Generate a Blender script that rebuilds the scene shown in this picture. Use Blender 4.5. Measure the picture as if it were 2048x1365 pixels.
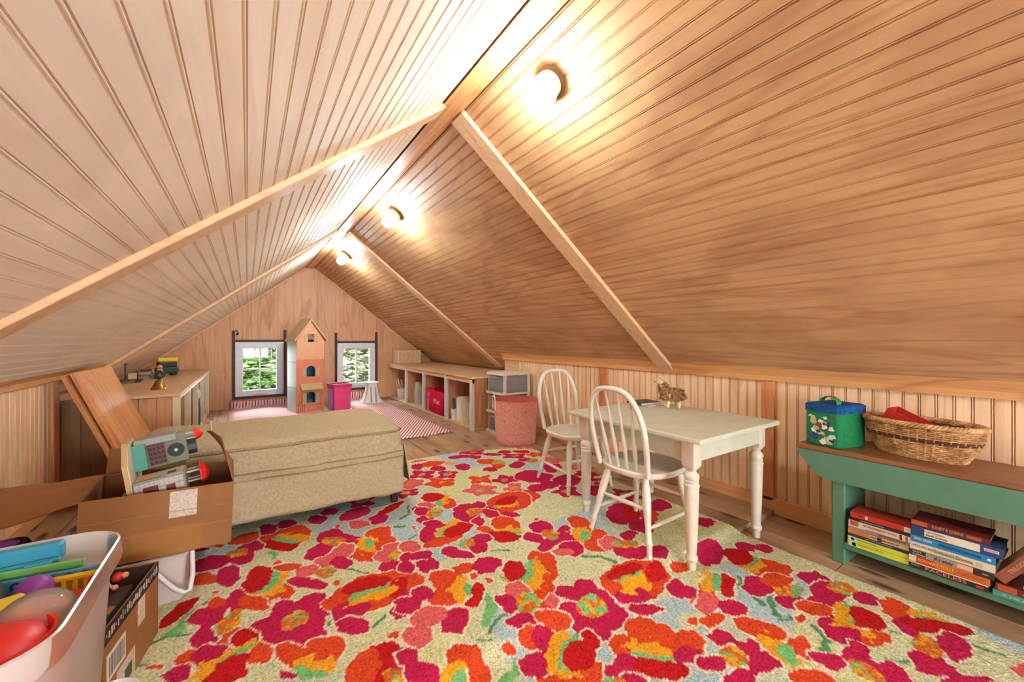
import bpy, bmesh, math, random
from mathutils import Vector, Matrix, noise
R = math.radians
random.seed(7)
for o in list(bpy.data.objects): bpy.data.objects.remove(o)
S = bpy.context.scene
COL = S.collection

# ------------------------------------------------------------------ camera
cam = bpy.data.cameras.new('camera'); cam.sensor_width = 36.0
cam.lens = 36.0 * 793.93 / 2048; cam.shift_y = -4.3 / 2048; cam.clip_start = .02; cam.clip_end = 200
camo = bpy.data.objects.new('camera', cam); COL.objects.link(camo)
camo.location = (0, 0, .95); camo.rotation_euler = (R(90), 0, R(-33.695))
S.camera = camo
# ------------------------------------------------------------------ world, sun, exposure
SKY_STRENGTH = 14.0
SUN_STRENGTH = 6.0
BULB_STRENGTH = 98.0
FAR_BULB_STRENGTH = 150.0
BULB_COLOR = (.80, .95, 1.02)
EXPOSURE = 1.38
w = bpy.data.worlds.new('sky'); S.world = w; w.use_nodes = True
bgn = w.node_tree.nodes['Background']
bgn.inputs[0].default_value = (.90, .95, 1.0, 1); bgn.inputs[1].default_value = SKY_STRENGTH
sun = bpy.data.lights.new('sun', 'SUN'); sun.energy = SUN_STRENGTH; sun.angle = R(1); sun.color = (1, .95, .86)
suno = bpy.data.objects.new('sun', sun); COL.objects.link(suno)
suno.rotation_euler = (R(38), 0, R(-20))      # from behind the camera's gable, onto the trees outside
S.view_settings.view_transform = 'Standard'; S.view_settings.look = 'None'
S.view_settings.exposure = EXPOSURE; S.view_settings.gamma = 1; S.view_settings.use_curve_mapping = False
try:
    S.cycles.max_bounces = 10; S.cycles.diffuse_bounces = 6; S.cycles.transparent_max_bounces = 16
    S.cycles.sample_clamp_indirect = 6
except Exception: pass

# ------------------------------------------------------------------ colours and materials
def lin(c):
    out = []
    for v in c[:3]:
        v = v / 255.0
        out.append(v / 12.92 if v <= .04045 else ((v + .055) / 1.055) ** 2.4)
    return (out[0], out[1], out[2], 1)
MATS = {}
class NT:
    def __init__(s, m): s.t = m.node_tree; s.n = s.t.nodes; s.l = s.t.links
    def node(s, kind, **kw):
        n = s.n.new(kind)
        for k, v in kw.items():
            if hasattr(n, k): setattr(n, k, v)
            else: n.inputs[k].default_value = v
        return n
    def link(s, a, b): s.l.new(a, b)
def newmat(name):
    m = bpy.data.materials.new(name); m.use_nodes = True; MATS[name] = m
    return m, NT(m), m.node_tree.nodes['Principled BSDF']
def ramp(t, fac, stops):
    r = t.node('ShaderNodeValToRGB'); e = r.color_ramp.elements
    e[0].position, e[0].color = stops[0][0], stops[0][1]
    e[1].position, e[1].color = stops[-1][0], stops[-1][1]
    for p, c in stops[1:-1]:
        k = e.new(p); k.color = c
    t.link(fac, r.inputs[0]); return r.outputs[0]
def mixc(t, fac, a, b, mode='MIX'):
    m = t.node('ShaderNodeMix', data_type='RGBA', blend_type=mode)
    for i, v in ((0, fac), (6, a), (7, b)):
        if hasattr(v, 'node'): t.link(v, m.inputs[i])
        else: m.inputs[i].default_value = v
    return m.outputs[2]
def mapped(t, scale, rot=(0, 0, 0), src='pos', loc=(0, 0, 0)):
    if src == 'pos': o = t.node('ShaderNodeNewGeometry').outputs['Position']
    else: o = t.node('ShaderNodeTexCoord').outputs['Object']
    mp = t.node('ShaderNodeMapping'); mp.inputs['Scale'].default_value = scale
    mp.inputs['Rotation'].default_value = rot; mp.inputs['Location'].default_value = loc
    t.link(o, mp.inputs[0]); return mp.outputs[0]
def noi(t, vec, scale, detail=3, rough=.5, dist=0):
    n = t.node('ShaderNodeTexNoise'); n.inputs['Scale'].default_value = scale
    n.inputs['Detail'].default_value = detail; n.inputs['Roughness'].default_value = rough
    n.inputs['Distortion'].default_value = dist; t.link(vec, n.inputs['Vector']); return n.outputs[0]
def bump(t, b, h, strength=.2, dist=.002):
    n = t.node('ShaderNodeBump'); n.inputs['Strength'].default_value = strength
    n.inputs['Distance'].default_value = dist; t.link(h, n.inputs['Height']); t.link(n.outputs[0], b.inputs['Normal'])
def wood(name, light, mid, dark, axis='y', src='pos', figure=1.0, rough=.55, knots=False, vary=.0, stain=None, grain=.5, rings=5.0):
    m, t, b = newmat(name)
    st = {'x': (.10, 1, 1), 'y': (1, .10, 1), 'z': (1, 1, .10)}[axis]
    v = mapped(t, st, src=src)
    fig = noi(t, v, 5.5 * figure, 2, .45, 1.6)              # broad cathedral figure
    wv = t.node('ShaderNodeMath', operation='MULTIPLY'); t.link(fig, wv.inputs[0]); wv.inputs[1].default_value = rings
    fr = t.node('ShaderNodeMath', operation='PINGPONG'); t.link(wv.outputs[0], fr.inputs[0]); fr.inputs[1].default_value = 1.0
    st2 = {'x': (.03, 1, 1), 'y': (1, .03, 1), 'z': (1, 1, .03)}[axis]
    v2 = mapped(t, st2, src=src)
    fine = noi(t, v2, 90, 3, .6)
    c = ramp(t, fr.outputs[0], [(0, lin(mid)), (.22, lin(light)), (1, lin(light))])
    g = grain
    c = mixc(t, ramp(t, fine, [(.32, (g, g, g, 1)), (.62, (0, 0, 0, 1))]), c, lin(mid))
    big = noi(t, mapped(t, tuple(.55 + .45 * k for k in st), src=src, loc=(3, 1, 2)), 3.2, 4, .6, .4)
    if stain:
        lo, hi, amt = stain
        c = mixc(t, ramp(t, big, [(lo, (0, 0, 0, 1)), (hi, (amt, amt, amt, 1))]), c, lin(dark))
    if knots:
        vo = t.node('ShaderNodeTexVoronoi', feature='F1', voronoi_dimensions='2D'); vo.inputs['Scale'].default_value = 3.6
        st3 = {'x': (.6, 1.6, 0), 'y': (1.6, .55, 0), 'z': (1.6, 0, .6)}[axis]
        t.link(mapped(t, st3, src=src), vo.inputs['Vector'])
        c = mixc(t, ramp(t, vo.outputs['Distance'], [(.06, (.85, .85, .85, 1)), (.13, (0, 0, 0, 1))]), c, lin((66, 40, 26)))
    if vary:
        oi = t.node('ShaderNodeObjectInfo')
        hs = t.node('ShaderNodeHueSaturation')
        mr = t.node('ShaderNodeMapRange'); t.link(oi.outputs['Random'], mr.inputs[0])
        mr.inputs[3].default_value = 1 - vary; mr.inputs[4].default_value = 1 + vary
        t.link(mr.outputs[0], hs.inputs['Value']); t.link(c, hs.inputs['Color']); c = hs.outputs[0]
    t.link(c, b.inputs['Base Color']); b.inputs['Roughness'].default_value = rough
    bump(t, b, fine, .12, .001)
    return m
def paint(name, rgb, rough=.5, metal=0.0, worn=0.0, wear=(120, 90, 60), spec=None, speck=0.0):
    m, t, b = newmat(name)
    c = lin(rgb); b.inputs['Roughness'].default_value = rough; b.inputs['Metallic'].default_value = metal
    v = mapped(t, (1, 1, 1), src='obj')
    n = noi(t, v, 14, 4, .6)
    d = tuple(k * .84 for k in c[:3]) + (1,)
    col = mixc(t, ramp(t, n, [(.3, (0, 0, 0, 1)), (.75, (1, 1, 1, 1))]), d, c)
    if worn:
        n2 = noi(t, v, 30, 5, .7)
        col = mixc(t, ramp(t, n2, [(.62, (0, 0, 0, 1)), (.72, (worn, worn, worn, 1))]), col, lin(wear))
    if speck:
        n3 = noi(t, v, 160, 2, .6)
        col = mixc(t, ramp(t, n3, [(.45, (0, 0, 0, 1)), (.6, (speck, speck, speck, 1))]), col, lin(wear))
    t.link(col, b.inputs['Base Color'])
    bump(t, b, n, .05, .002)
    if spec is not None: b.inputs['Specular IOR Level'].default_value = spec
    return m
def fabric(name, rgb, scale=120, amt=.35, rough=.95, dark=None):
    m, t, b = newmat(name)
    v = mapped(t, (1, 1, 1), src='obj')
    n = noi(t, v, scale, 3, .7); n2 = noi(t, v, 7, 3, .6)
    c = lin(rgb); d = lin(dark) if dark else tuple(k * .72 for k in c[:3]) + (1,)
    col = mixc(t, ramp(t, n, [(.35, (0, 0, 0, 1)), (.65, (1, 1, 1, 1))]), d, c)
    col = mixc(t, ramp(t, n2, [(.3, (.25, .25, .25, 1)), (.7, (0, 0, 0, 1))]), col, d)
    t.link(col, b.inputs['Base Color']); b.inputs['Roughness'].default_value = rough
    b.inputs['Specular IOR Level'].default_value = .15
    bump(t, b, n, amt, .004)
    return m
def clear_plastic(name, rgb, haze=.5, tint=.9, rough=.18):
    """cloudy see-through plastic: part transparent, part diffuse/translucent, glossy skin"""
    m = bpy.data.materials.new(name); m.use_nodes = True; MATS[name] = m
    t = NT(m); t.n.remove(t.n['Principled BSDF']); out = t.n['Material Output']
    tr = t.node('ShaderNodeBsdfTransparent'); tr.inputs[0].default_value = tuple(1 - (1 - k) * (1 - tint) * 2 for k in lin(rgb)[:3]) + (1,)
    di = t.node('ShaderNodeBsdfDiffuse'); di.inputs[0].default_value = lin(rgb)
    tl = t.node('ShaderNodeBsdfTranslucent'); tl.inputs[0].default_value = lin(rgb)
    a = t.node('ShaderNodeAddShader'); mx0 = t.node('ShaderNodeMixShader'); mx0.inputs[0].default_value = .5
    t.link(di.outputs[0], mx0.inputs[1]); t.link(tl.outputs[0], mx0.inputs[2])
    n = noi(t, mapped(t, (1, 1, 1), src='obj'), 9, 3, .5)
    hz = t.node('ShaderNodeMapRange'); t.link(n, hz.inputs[0]); hz.inputs[3].default_value = haze * .85; hz.inputs[4].default_value = min(1, haze * 1.12)
    mx = t.node('ShaderNodeMixShader'); t.link(hz.outputs[0], mx.inputs[0]); t.link(tr.outputs[0], mx.inputs[1]); t.link(mx0.outputs[0], mx.inputs[2])
    gl = t.node('ShaderNodeBsdfGlossy'); gl.inputs['Roughness'].default_value = rough
    fr = t.node('ShaderNodeFresnel'); fr.inputs[0].default_value = 1.22
    mx2 = t.node('ShaderNodeMixShader'); t.link(fr.outputs[0], mx2.inputs[0]); t.link(mx.outputs[0], mx2.inputs[1]); t.link(gl.outputs[0], mx2.inputs[2])
    t.link(mx2.outputs[0], out.inputs[0]); return m
def emissive(name, rgb, strength):
    m, t, b = newmat(name)
    b.inputs['Base Color'].default_value = (.9, .9, .9, 1)
    b.inputs['Emission Color'].default_value = tuple(rgb) + (1,); b.inputs['Emission Strength'].default_value = strength
    return m

# ------------------------------------------------------------------ mesh building
class MB:
    def __init__(s): s.v = []; s.f = []; s.m = []
    def add(s, vs, fs, mi=0, M=None):
        b = len(s.v)
        for p in vs:
            p = Vector(p); s.v.append(M @ p if M is not None else p)
        for f in fs: s.f.append([b + i for i in f]); s.m.append(mi)
        return s
    def box(s, x0, x1, y0, y1, z0, z1, mi=0, M=None):
        vs = [(x0, y0, z0), (x1, y0, z0), (x1, y1, z0), (x0, y1, z0), (x0, y0, z1), (x1, y0, z1), (x1, y1, z1), (x0, y1, z1)]
        fs = [(0, 3, 2, 1), (4, 5, 6, 7), (0, 1, 5, 4), (1, 2, 6, 5), (2, 3, 7, 6), (3, 0, 4, 7)]
        return s.add(vs, fs, mi, M)
    def bbox(s, x0, x1, y0, y1, z0, z1, r=.003, mi=0, M=None, seg=1):
        bm = bmesh.new(); bmesh.ops.create_cube(bm, size=1)
        for v in bm.verts: v.co = Vector(((x0 + x1) / 2 + v.co.x * (x1 - x0), (y0 + y1) / 2 + v.co.y * (y1 - y0), (z0 + z1) / 2 + v.co.z * (z1 - z0)))
        r = min(r, .49 * min(x1 - x0, y1 - y0, z1 - z0))
        bmesh.ops.bevel(bm, geom=bm.edges[:], offset=r, segments=seg, affect='EDGES', profile=.5)
        bm.verts.index_update()
        s.add([v.co.copy() for v in bm.verts], [[v.index for v in f.verts] for f in bm.faces], mi, M); bm.free()
        return s
    def prism(s, poly, a, b, axis='y', mi=0, M=None):
        """extrude a 2-D polygon: axis y -> (x,z), axis x -> (y,z), axis z -> (x,y)"""
        def P(p, h): return {'y': (p[0], h, p[1]), 'x': (h, p[0], p[1]), 'z': (p[0], p[1], h)}[axis]
        n = len(poly)
        vs = [P(p, a) for p in poly] + [P(p, b) for p in poly]
        fs = [list(range(n))[::-1], list(range(n, 2 * n))] + [[i, (i + 1) % n, n + (i + 1) % n, n + i] for i in range(n)]
        area = sum(poly[i][0] * poly[(i + 1) % n][1] - poly[(i + 1) % n][0] * poly[i][1] for i in range(n))
        flip = (area < 0) ^ (axis == 'y') ^ (b < a)
        if flip: fs = [f[::-1] for f in fs]
        return s.add(vs, fs, mi, M)
    def lathe(s, prof, n=20, mi=0, M=None, cap=True, sx=1.0, sy=1.0):
        vs = []; fs = []
        for (r, z) in prof:
            for i in range(n):
                a = 2 * math.pi * i / n; vs.append((r * sx * math.cos(a), r * sy * math.sin(a), z))
        k = len(prof)
        for j in range(k - 1):
            for i in range(n): fs.append((j * n + i, j * n + (i + 1) % n, (j + 1) * n + (i + 1) % n, (j + 1) * n + i))
        if cap:
            fs.append(list(range(n))[::-1]); fs.append([(k - 1) * n + i for i in range(n)])
        return s.add(vs, fs, mi, M)
    def tube(s, pts, rad, n=8, mi=0, M=None, cap=True, flat=1.0, closed=False, up=None):
        pts = [Vector(p) for p in pts]; k = len(pts)
        rs = rad if isinstance(rad, (list, tuple)) else [rad] * k
        vs = []; fs = []; prev = None
        for i, p in enumerate(pts):
            if closed: d = pts[(i + 1) % k] - pts[i - 1]
            else: d = pts[min(i + 1, k - 1)] - pts[max(i - 1, 0)]
            d.normalize()
            if prev is None:
                u = Vector(up) if up else (Vector((0, 0, 1)) if abs(d.z) < .9 else Vector((1, 0, 0)))
                u = (u - d * u.dot(d)).normalized()
            else: u = (prev - d * prev.dot(d)).normalized()
            prev = u; w_ = d.cross(u)
            for j in range(n):
                a = 2 * math.pi * j / n; vs.append(p + (u * math.cos(a) * flat + w_ * math.sin(a)) * rs[i])
        rng = k if closed else k - 1
        for i in range(rng):
            i2 = (i + 1) % k
            for j in range(n): fs.append((i * n + j, i * n + (j + 1) % n, i2 * n + (j + 1) % n, i2 * n + j))
        if cap and not closed:
            fs.append(list(range(n))[::-1]); fs.append([(k - 1) * n + j for j in range(n)])
        return s.add(vs, fs, mi, M)
    def loft(s, rings, nc=5, mi=0, M=None, capb=True, capt=True, jit=0.0, div=1):
        """rings: (z, x0, x1, y0, y1, corner radius); rounded rectangles stacked"""
        vs = []; fs = []; n = None
        for (z, x0, x1, y0, y1, r) in rings:
            r = max(1e-4, min(r, (x1 - x0) / 2 - 1e-4, (y1 - y0) / 2 - 1e-4)); pts = []
            for cx, cy, a0 in ((x1 - r, y0 + r, -90), (x1 - r, y1 - r, 0), (x0 + r, y1 - r, 90), (x0 + r, y0 + r, 180)):
                for i in range(nc + 1):
                    a = R(a0 + 90 * i / nc); pts.append((cx + r * math.cos(a), cy + r * math.sin(a)))
            if div > 1:
                q = []
                for i in range(len(pts)):
                    a, b = Vector(pts[i]), Vector(pts[(i + 1) % len(pts)])
                    k = div if (i + 1) % (nc + 1) == 0 else 1
                    for j in range(k): q.append(tuple(a.lerp(b, j / k)))
                pts = q
            n = len(pts)
            for (x, y) in pts:
                p = Vector((x, y, z))
                if jit:
                    nz = noise.noise_vector(p * 6) * jit; p = p + nz
                vs.append(p)
        for j in range(len(rings) - 1):
            for i in range(n): fs.append((j * n + i, j * n + (i + 1) % n, (j + 1) * n + (i + 1) % n, (j + 1) * n + i))
        if capb: fs.append(list(range(n))[::-1])
        if capt: fs.append([(len(rings) - 1) * n + i for i in range(n)])
        return s.add(vs, fs, mi, M)
    def sphere(s, c, r, n=12, m=8, mi=0, M=None, sc=(1, 1, 1)):
        prof = [(math.sin(math.pi * i / m) * 1.0, -math.cos(math.pi * i / m)) for i in range(m + 1)]
        prof[0] = (1e-4, -1); prof[-1] = (1e-4, 1)
        T = Matrix.Translation(c) @ Matrix.Diagonal((r * sc[0], r * sc[1], r * sc[2], 1))
        return s.lathe(prof, n, mi, (M @ T) if M is not None else T)
    def mesh(s, name, mats, smooth=None):
        me = bpy.data.meshes.new(name); me.from_pydata([tuple(v) for v in s.v], [], s.f)
        for m in (mats if isinstance(mats, (list, tuple)) else [mats]): me.materials.append(MATS[m])
        if any(s.m): me.polygons.foreach_set('material_index', s.m)
        if smooth is not None:
            me.polygons.foreach_set('use_smooth', [True] * len(me.polygons))
            try: me.set_sharp_from_angle(angle=R(smooth))
            except Exception: pass
        me.update(); return me
    def build(s, name, mats, parent=None, smooth=None, **kw):
        o = bpy.data.objects.new(name, s.mesh(name, mats, smooth)); COL.objects.link(o)
        if parent is not None: o.parent = parent
        for k, v in kw.items(): o[k] = v
        return o
def TR(loc, rx=0, ry=0, rz=0):
    return Matrix.Translation(loc) @ Matrix.Rotation(R(rz), 4, 'Z') @ Matrix.Rotation(R(ry), 4, 'Y') @ Matrix.Rotation(R(rx), 4, 'X')
def tag(o, label, cat, group=None, kind=None):
    o['label'] = label; o['category'] = cat
    if group: o['group'] = group
    if kind: o['kind'] = kind
    return o
def thing(name, label, cat, loc=(0, 0, 0), rz=0, group=None):
    o = bpy.data.objects.new(name, None); COL.objects.link(o); o.empty_display_size = .05
    o.location = loc; o.rotation_euler = (0, 0, R(rz)); return tag(o, label, cat, group)
def copy_tree(o, parent=None):
    c = o.copy(); COL.objects.link(c); c.parent = parent
    for ch in list(o.children): copy_tree(ch, c)
    return c
def share(name, me, parent, M=None):
    o = bpy.data.objects.new(name, me); COL.objects.link(o); o.parent = parent
    if M is not None: o.matrix_local = M
    return o
def lettering(txt, parent, M, size, mat, name='lettering', width=None, align='LEFT', ext=.0004):
    cu = bpy.data.curves.new(name, 'FONT'); cu.body = txt; cu.size = size; cu.extrude = ext; cu.align_x = align; cu.align_y = 'CENTER'
    cu.resolution_u = 3; cu.materials.append(MATS[mat])
    tmp = bpy.data.objects.new('text', cu); COL.objects.link(tmp); dg = bpy.context.evaluated_depsgraph_get()
    me = bpy.data.meshes.new_from_object(tmp.evaluated_get(dg)); me.name = name
    bpy.data.objects.remove(tmp); bpy.data.curves.remove(cu)
    if width and len(me.vertices):
        xs = [v.co.x for v in me.vertices]; wd = max(xs) - min(xs)
        if wd > 1e-6: M = M @ Matrix.Diagonal((width / wd, 1, 1, 1))
    o = bpy.data.objects.new(name, me); COL.objects.link(o); o.parent = parent; o.matrix_local = M
    return o
def jitter(vs, amt, fr=8, seed=0):
    return [Vector(v) + noise.noise_vector(Vector(v) * fr + Vector((seed, 0, 0))) * amt for v in vs]
# ------------------------------------------------------------------ materials of the place
wood('beadboard_left', (240, 225, 202), (232, 211, 186), (208, 192, 178), 'y', rough=.68, stain=(.48, .72, .5), grain=.35, rings=3.0)  # same wood as the right slope; how it is lit pales the colour
wood('beadboard_right', (206, 162, 114), (188, 138, 94), (152, 102, 70), 'y', rough=.62, stain=(.46, .68, .5), grain=.3, rings=4.0)  # same wood as the left slope; lamp glow is put into the amber
wood('wall_pine', (236, 200, 158), (220, 174, 128), (198, 144, 102), 'z', rough=.5, stain=(.5, .8, .5), vary=.06)
wood('gable_ply', (214, 162, 118), (190, 132, 90), (164, 106, 70), 'z', rough=.5, figure=.8, stain=(.5, .8, .5))
wood('batten_wood', (230, 192, 150), (212, 168, 124), (186, 136, 98), 'x', rough=.5)
wood('trim_wood', (222, 164, 106), (196, 130, 78), (150, 88, 54), 'y', rough=.45)
wood('post_wood', (212, 142, 88), (186, 112, 64), (150, 88, 54), 'z', rough=.5)
wood('floor_plank', (186, 148, 112), (158, 118, 84), (116, 82, 58), 'y', rough=.5, knots=True, vary=.12, stain=(.45, .7, .7))
wood('shelf_ply', (214, 176, 136), (196, 152, 112), (170, 124, 88), 'y', rough=.5)
wood('shelf_side', (206, 146, 96), (176, 112, 66), (136, 82, 48), 'z', rough=.55, stain=(.5, .75, .5))
wood('loose_board', (224, 164, 106), (198, 128, 76), (150, 84, 56), 'x', src='obj', rough=.35, stain=(.5, .72, .6))
wood('bench_top_wood', (140, 86, 54), (112, 64, 40), (80, 44, 28), 'y', rough=.35)
paint('post_primer', (206, 198, 196), .6, worn=.4, wear=(170, 150, 130))
paint('subfloor', (70, 48, 34), .9)
paint('roof_backing', (96, 66, 46), .9)
paint('window_white', (226, 228, 232), .35)
paint('dark_rail', (64, 40, 34), .6)
paint('porcelain', (232, 226, 214), .25)
paint('brown_ring', (120, 86, 52), .5)
emissive('bulb_glow', BULB_COLOR, BULB_STRENGTH)
emissive('bulb_glow_far', BULB_COLOR, FAR_BULB_STRENGTH)
paint('chair_paint', (226, 220, 200), .42, worn=.25, wear=(196, 176, 148))
paint('table_paint', (210, 208, 184), .45, worn=.35, wear=(150, 132, 104))
paint('table_leg_paint', (224, 214, 192), .42, worn=.2, wear=(170, 146, 118))
paint('bench_green', (86, 130, 102), .5, worn=.15, wear=(150, 170, 130))
fabric('slipcover', (190, 172, 140), 110, .35, dark=(164, 146, 114))
paint('dark_wood', (44, 34, 32), .5)
paint('cardboard', (152, 100, 52), .8, worn=.25, wear=(172, 122, 72))
paint('cardboard_inside', (150, 100, 60), .85)
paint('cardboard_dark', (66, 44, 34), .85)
paint('cardboard_edge', (212, 176, 130), .9)
paint('packing_tape', (170, 116, 66), .2)
paint('paper_label', (222, 204, 184), .7, speck=.35, wear=(90, 80, 78))
paint('black', (20, 19, 22), .5)
paint('black_gloss', (14, 14, 16), .2)
paint('white_plastic', (224, 218, 212), .35)
paint('pale_bin', (206, 192, 186), .4)
paint('cream_plastic', (236, 226, 204), .35)
paint('pages', (226, 212, 184), .9)
paint('brass', (168, 128, 60), .3, metal=.85)
paint('bronze_dark', (70, 76, 62), .45, metal=.3)
clear_plastic('tub_plastic', (250, 249, 246), .68, rough=.3)
clear_plastic('drawer_plastic', (240, 240, 240), .30, rough=.3)
clear_plastic('jar_plastic', (220, 226, 232), .22, rough=.06)
clear_plastic('ball_shell', (252, 240, 226), .45, rough=.08)
for nm, c in dict(red=(206, 36, 34), bright_red=(232, 40, 36), orange=(236, 120, 36), yellow=(242, 204, 36), lime=(126, 196, 106), green=(54, 140, 76),
                  dark_green=(24, 84, 66), teal=(70, 150, 128), aqua=(56, 156, 186), aqua_dark=(34, 116, 148), sky=(96, 160, 206), navy=(36, 60, 104), purple=(150, 66, 170),
                  magenta=(196, 30, 110), pink=(240, 76, 140), hot_pink=(226, 44, 126), lilac=(176, 140, 220), coral=(226, 140, 110), peach=(236, 176, 136), khaki=(196, 176, 130),
                  mint=(196, 222, 214), grey=(150, 148, 142), light_grey=(190, 186, 176), stone=(150, 142, 124), tan=(206, 170, 118), brown=(112, 62, 40), maroon=(110, 36, 34),
                  white=(234, 230, 222), cream=(228, 214, 184), skin=(232, 150, 110), olive=(120, 116, 84), rust=(180, 84, 48), beige=(200, 180, 150), charcoal=(58, 58, 60),
                  spine_lime=(206, 214, 60), spine_blue=(32, 70, 116), spine_sky=(30, 136, 190), spine_orange=(222, 110, 44), spine_dark=(50, 42, 42), spine_cream=(222, 208, 178),
                  spine_grey=(150, 146, 136), spine_brown=(150, 82, 62), spine_red=(196, 56, 40)).items():
    paint(nm, c, .4)
fabric('slipcover_shadow', (166, 146, 112), 110, .3, dark=(140, 120, 90))  # darker slipcover tone, paints the thin shadow along piping and pleats
paint('box_crease', (168, 116, 66), .8)
fabric('bin_weave_inner', (214, 110, 98), 60, .3)
fabric('bag_red', (214, 16, 62), 30, .15, .6)
fabric('cooler_green', (36, 132, 78), 60, .2, .8)
fabric('cooler_blue', (34, 92, 150), 50, .2, .8, dark=(20, 60, 110))
fabric('felt_red', (196, 50, 40), 90, .2, .9)
fabric('fleece', (176, 128, 84), 90, .6, dark=(120, 80, 48))
fabric('fleece_pale', (232, 206, 168), 90, .6)
# woven look of the pink basket: worm-like speckle
m, t, b = newmat('bin_weave')
vo = t.node('ShaderNodeTexVoronoi', feature='SMOOTH_F1'); vo.inputs['Scale'].default_value = 95
nv = noi(t, mapped(t, (1, 1, 1), src='obj'), 55, 2, .5, 2.5)
c = ramp(t, nv, [(.40, lin((184, 116, 104))), (.47, lin((232, 156, 142))), (.56, lin((238, 172, 158))), (.62, lin((212, 140, 128)))])
t.link(c, b.inputs['Base Color']); b.inputs['Roughness'].default_value = .8; bump(t, b, nv, .5, .004)
# pink and white woven mat: diagonal ribs
m, t, b = newmat('mat_weave')
wv = t.node('ShaderNodeTexWave', wave_type='BANDS', bands_direction='X'); wv.inputs['Scale'].default_value = 10.5; wv.inputs['Distortion'].default_value = .6; wv.inputs['Detail Scale'].default_value = 3
t.link(mapped(t, (1, 1, 1), (0, 0, R(30))), wv.inputs['Vector'])
wv2 = t.node('ShaderNodeTexWave', wave_type='BANDS', bands_direction='X'); wv2.inputs['Scale'].default_value = 12
t.link(mapped(t, (1, 1, 1), (0, 0, R(-58))), wv2.inputs['Vector'])
c1 = ramp(t, wv.outputs[1], [(.46, lin((190, 58, 66))), (.56, lin((236, 228, 222)))])
c = mixc(t, ramp(t, wv2.outputs[1], [(.2, (.3, .3, .3, 1)), (.35, (0, 0, 0, 1))]), c1, lin((240, 230, 224)))
t.link(c, b.inputs['Base Color']); b.inputs['Roughness'].default_value = .9; bump(t, b, wv.outputs[1], .6, .004)
# window glass
m = bpy.data.materials.new('window_glass'); m.use_nodes = True; MATS['window_glass'] = m; t = NT(m)
t.n.remove(t.n['Principled BSDF']); tr = t.node('ShaderNodeBsdfTransparent'); gl = t.node('ShaderNodeBsdfGlossy'); gl.inputs['Roughness'].default_value = .02
fr = t.node('ShaderNodeFresnel'); fr.inputs[0].default_value = 1.3; mx = t.node('ShaderNodeMixShader')
t.link(fr.outputs[0], mx.inputs[0]); t.link(tr.outputs[0], mx.inputs[1]); t.link(gl.outputs[0], mx.inputs[2]); t.link(mx.outputs[0], t.n['Material Output'].inputs[0])
# leaves
for nm, a, b_ in (('leaf_bright', (62, 84, 22), (26, 50, 14)), ('leaf_pale', (92, 94, 66), (40, 52, 26)), ('leaf_deep', (30, 58, 22), (14, 34, 14))):
    m, t, b = newmat(nm); oi = noi(t, mapped(t, (1, 1, 1)), 6, 2)
    t.link(ramp(t, oi, [(.3, lin(b_)), (.7, lin(a))]), b.inputs['Base Color']); b.inputs['Roughness'].default_value = .5
# rug: tufted wool coloured by the pattern attribute
m, t, b = newmat('rug_wool')
at = t.node('ShaderNodeAttribute', attribute_name='pattern')
nz = noi(t, mapped(t, (1, 1, 1)), 150, 2, .7)
c = mixc(t, ramp(t, nz, [(.30, (.55, .55, .55, 1)), (.55, (0, 0, 0, 1))]), at.outputs['Color'], (.10, .07, .05, 1), 'MULTIPLY')
t.link(c, b.inputs['Base Color']); b.inputs['Roughness'].default_value = 1; b.inputs['Specular IOR Level'].default_value = .05
bump(t, b, nz, .8, .006)

# ------------------------------------------------------------------ the room
XL, XR, YG, YB = -.882, 2.383, 6.415, -2.45
RX, RZ, SL, WB = .762, 1.983, .785, .10        # ridge centre, underside, slope, beam width
AL = math.atan(SL); CA, SA = math.cos(AL), math.sin(AL)
def roofz(x): return RZ - SL * (abs(x - RX) - WB / 2)
Y_ST = 1.0                                     # where the upper floor layer ends
E_L, E_R = -1.30, 2.80                         # how far the low storage bays reach under the eaves
def structure(o, label, cat): return tag(o, label, cat, kind='structure')

# floor: slab + planks
mb = MB().box(E_L - .1, E_R + .1, YB - .1, YG + .1, -.12, -.014)
floor = structure(mb.build('floor', 'subfloor'), 'worn knotty pine plank floor of the attic', 'floor')
PW = .1515; x0 = 1.220 - PW * 17
pl_cache = {}
def plank(xa, ya, yb, ztop, thick):
    key = (round(yb - ya, 3), ztop)
    if key not in pl_cache:
        pl_cache[key] = MB().bbox(.0028, PW - .0028, 0, yb - ya - .002, ztop - thick, ztop, .0025).mesh('plank', 'floor_plank')
    share('plank', pl_cache[key], floor, Matrix.Translation((xa, ya, 0)))
rnd = random.Random(3)
for i in range(27):
    xa = x0 + i * PW
    if xa > E_R: break
    cuts = [YB, [-.9, .62, -.3][i % 3], Y_ST]
    for a, c_ in zip(cuts, cuts[1:]): plank(xa, a, c_, 0.0, .014)
    k = [2.3, 4.1, 3.2, 5.0][i % 4]
    cuts = [Y_ST, k, YG]
    if i in (20, 22): cuts = [Y_ST, 1.29, k, YG]
    for a, c_ in zip(cuts, cuts[1:]): plank(xa, a, c_, .022, .036)
UP = .022

# beadboard strip
def strip_mesh(L, mat, w_=.05, name='board'):
    prof = [(0, -.008), (0, -.0045), (.0014, -.0045), (.0026, -.0010), (.0042, 0), (.0058, -.0010), (.0070, -.0045), (.0086, -.0045), (.0100, 0), (w_, 0), (w_, -.008)]
    if mat == 'wall_pine': prof = [(0, -.011), (0, -.008), (.0020, -.008), (.0034, -.0012), (.0048, 0), (.0062, -.0012), (.0072, -.008), (.0094, -.008), (.0106, 0), (w_, 0), (w_, -.011)]
    return MB().prism(prof, 0, L, 'y').mesh(name, mat)
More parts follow.
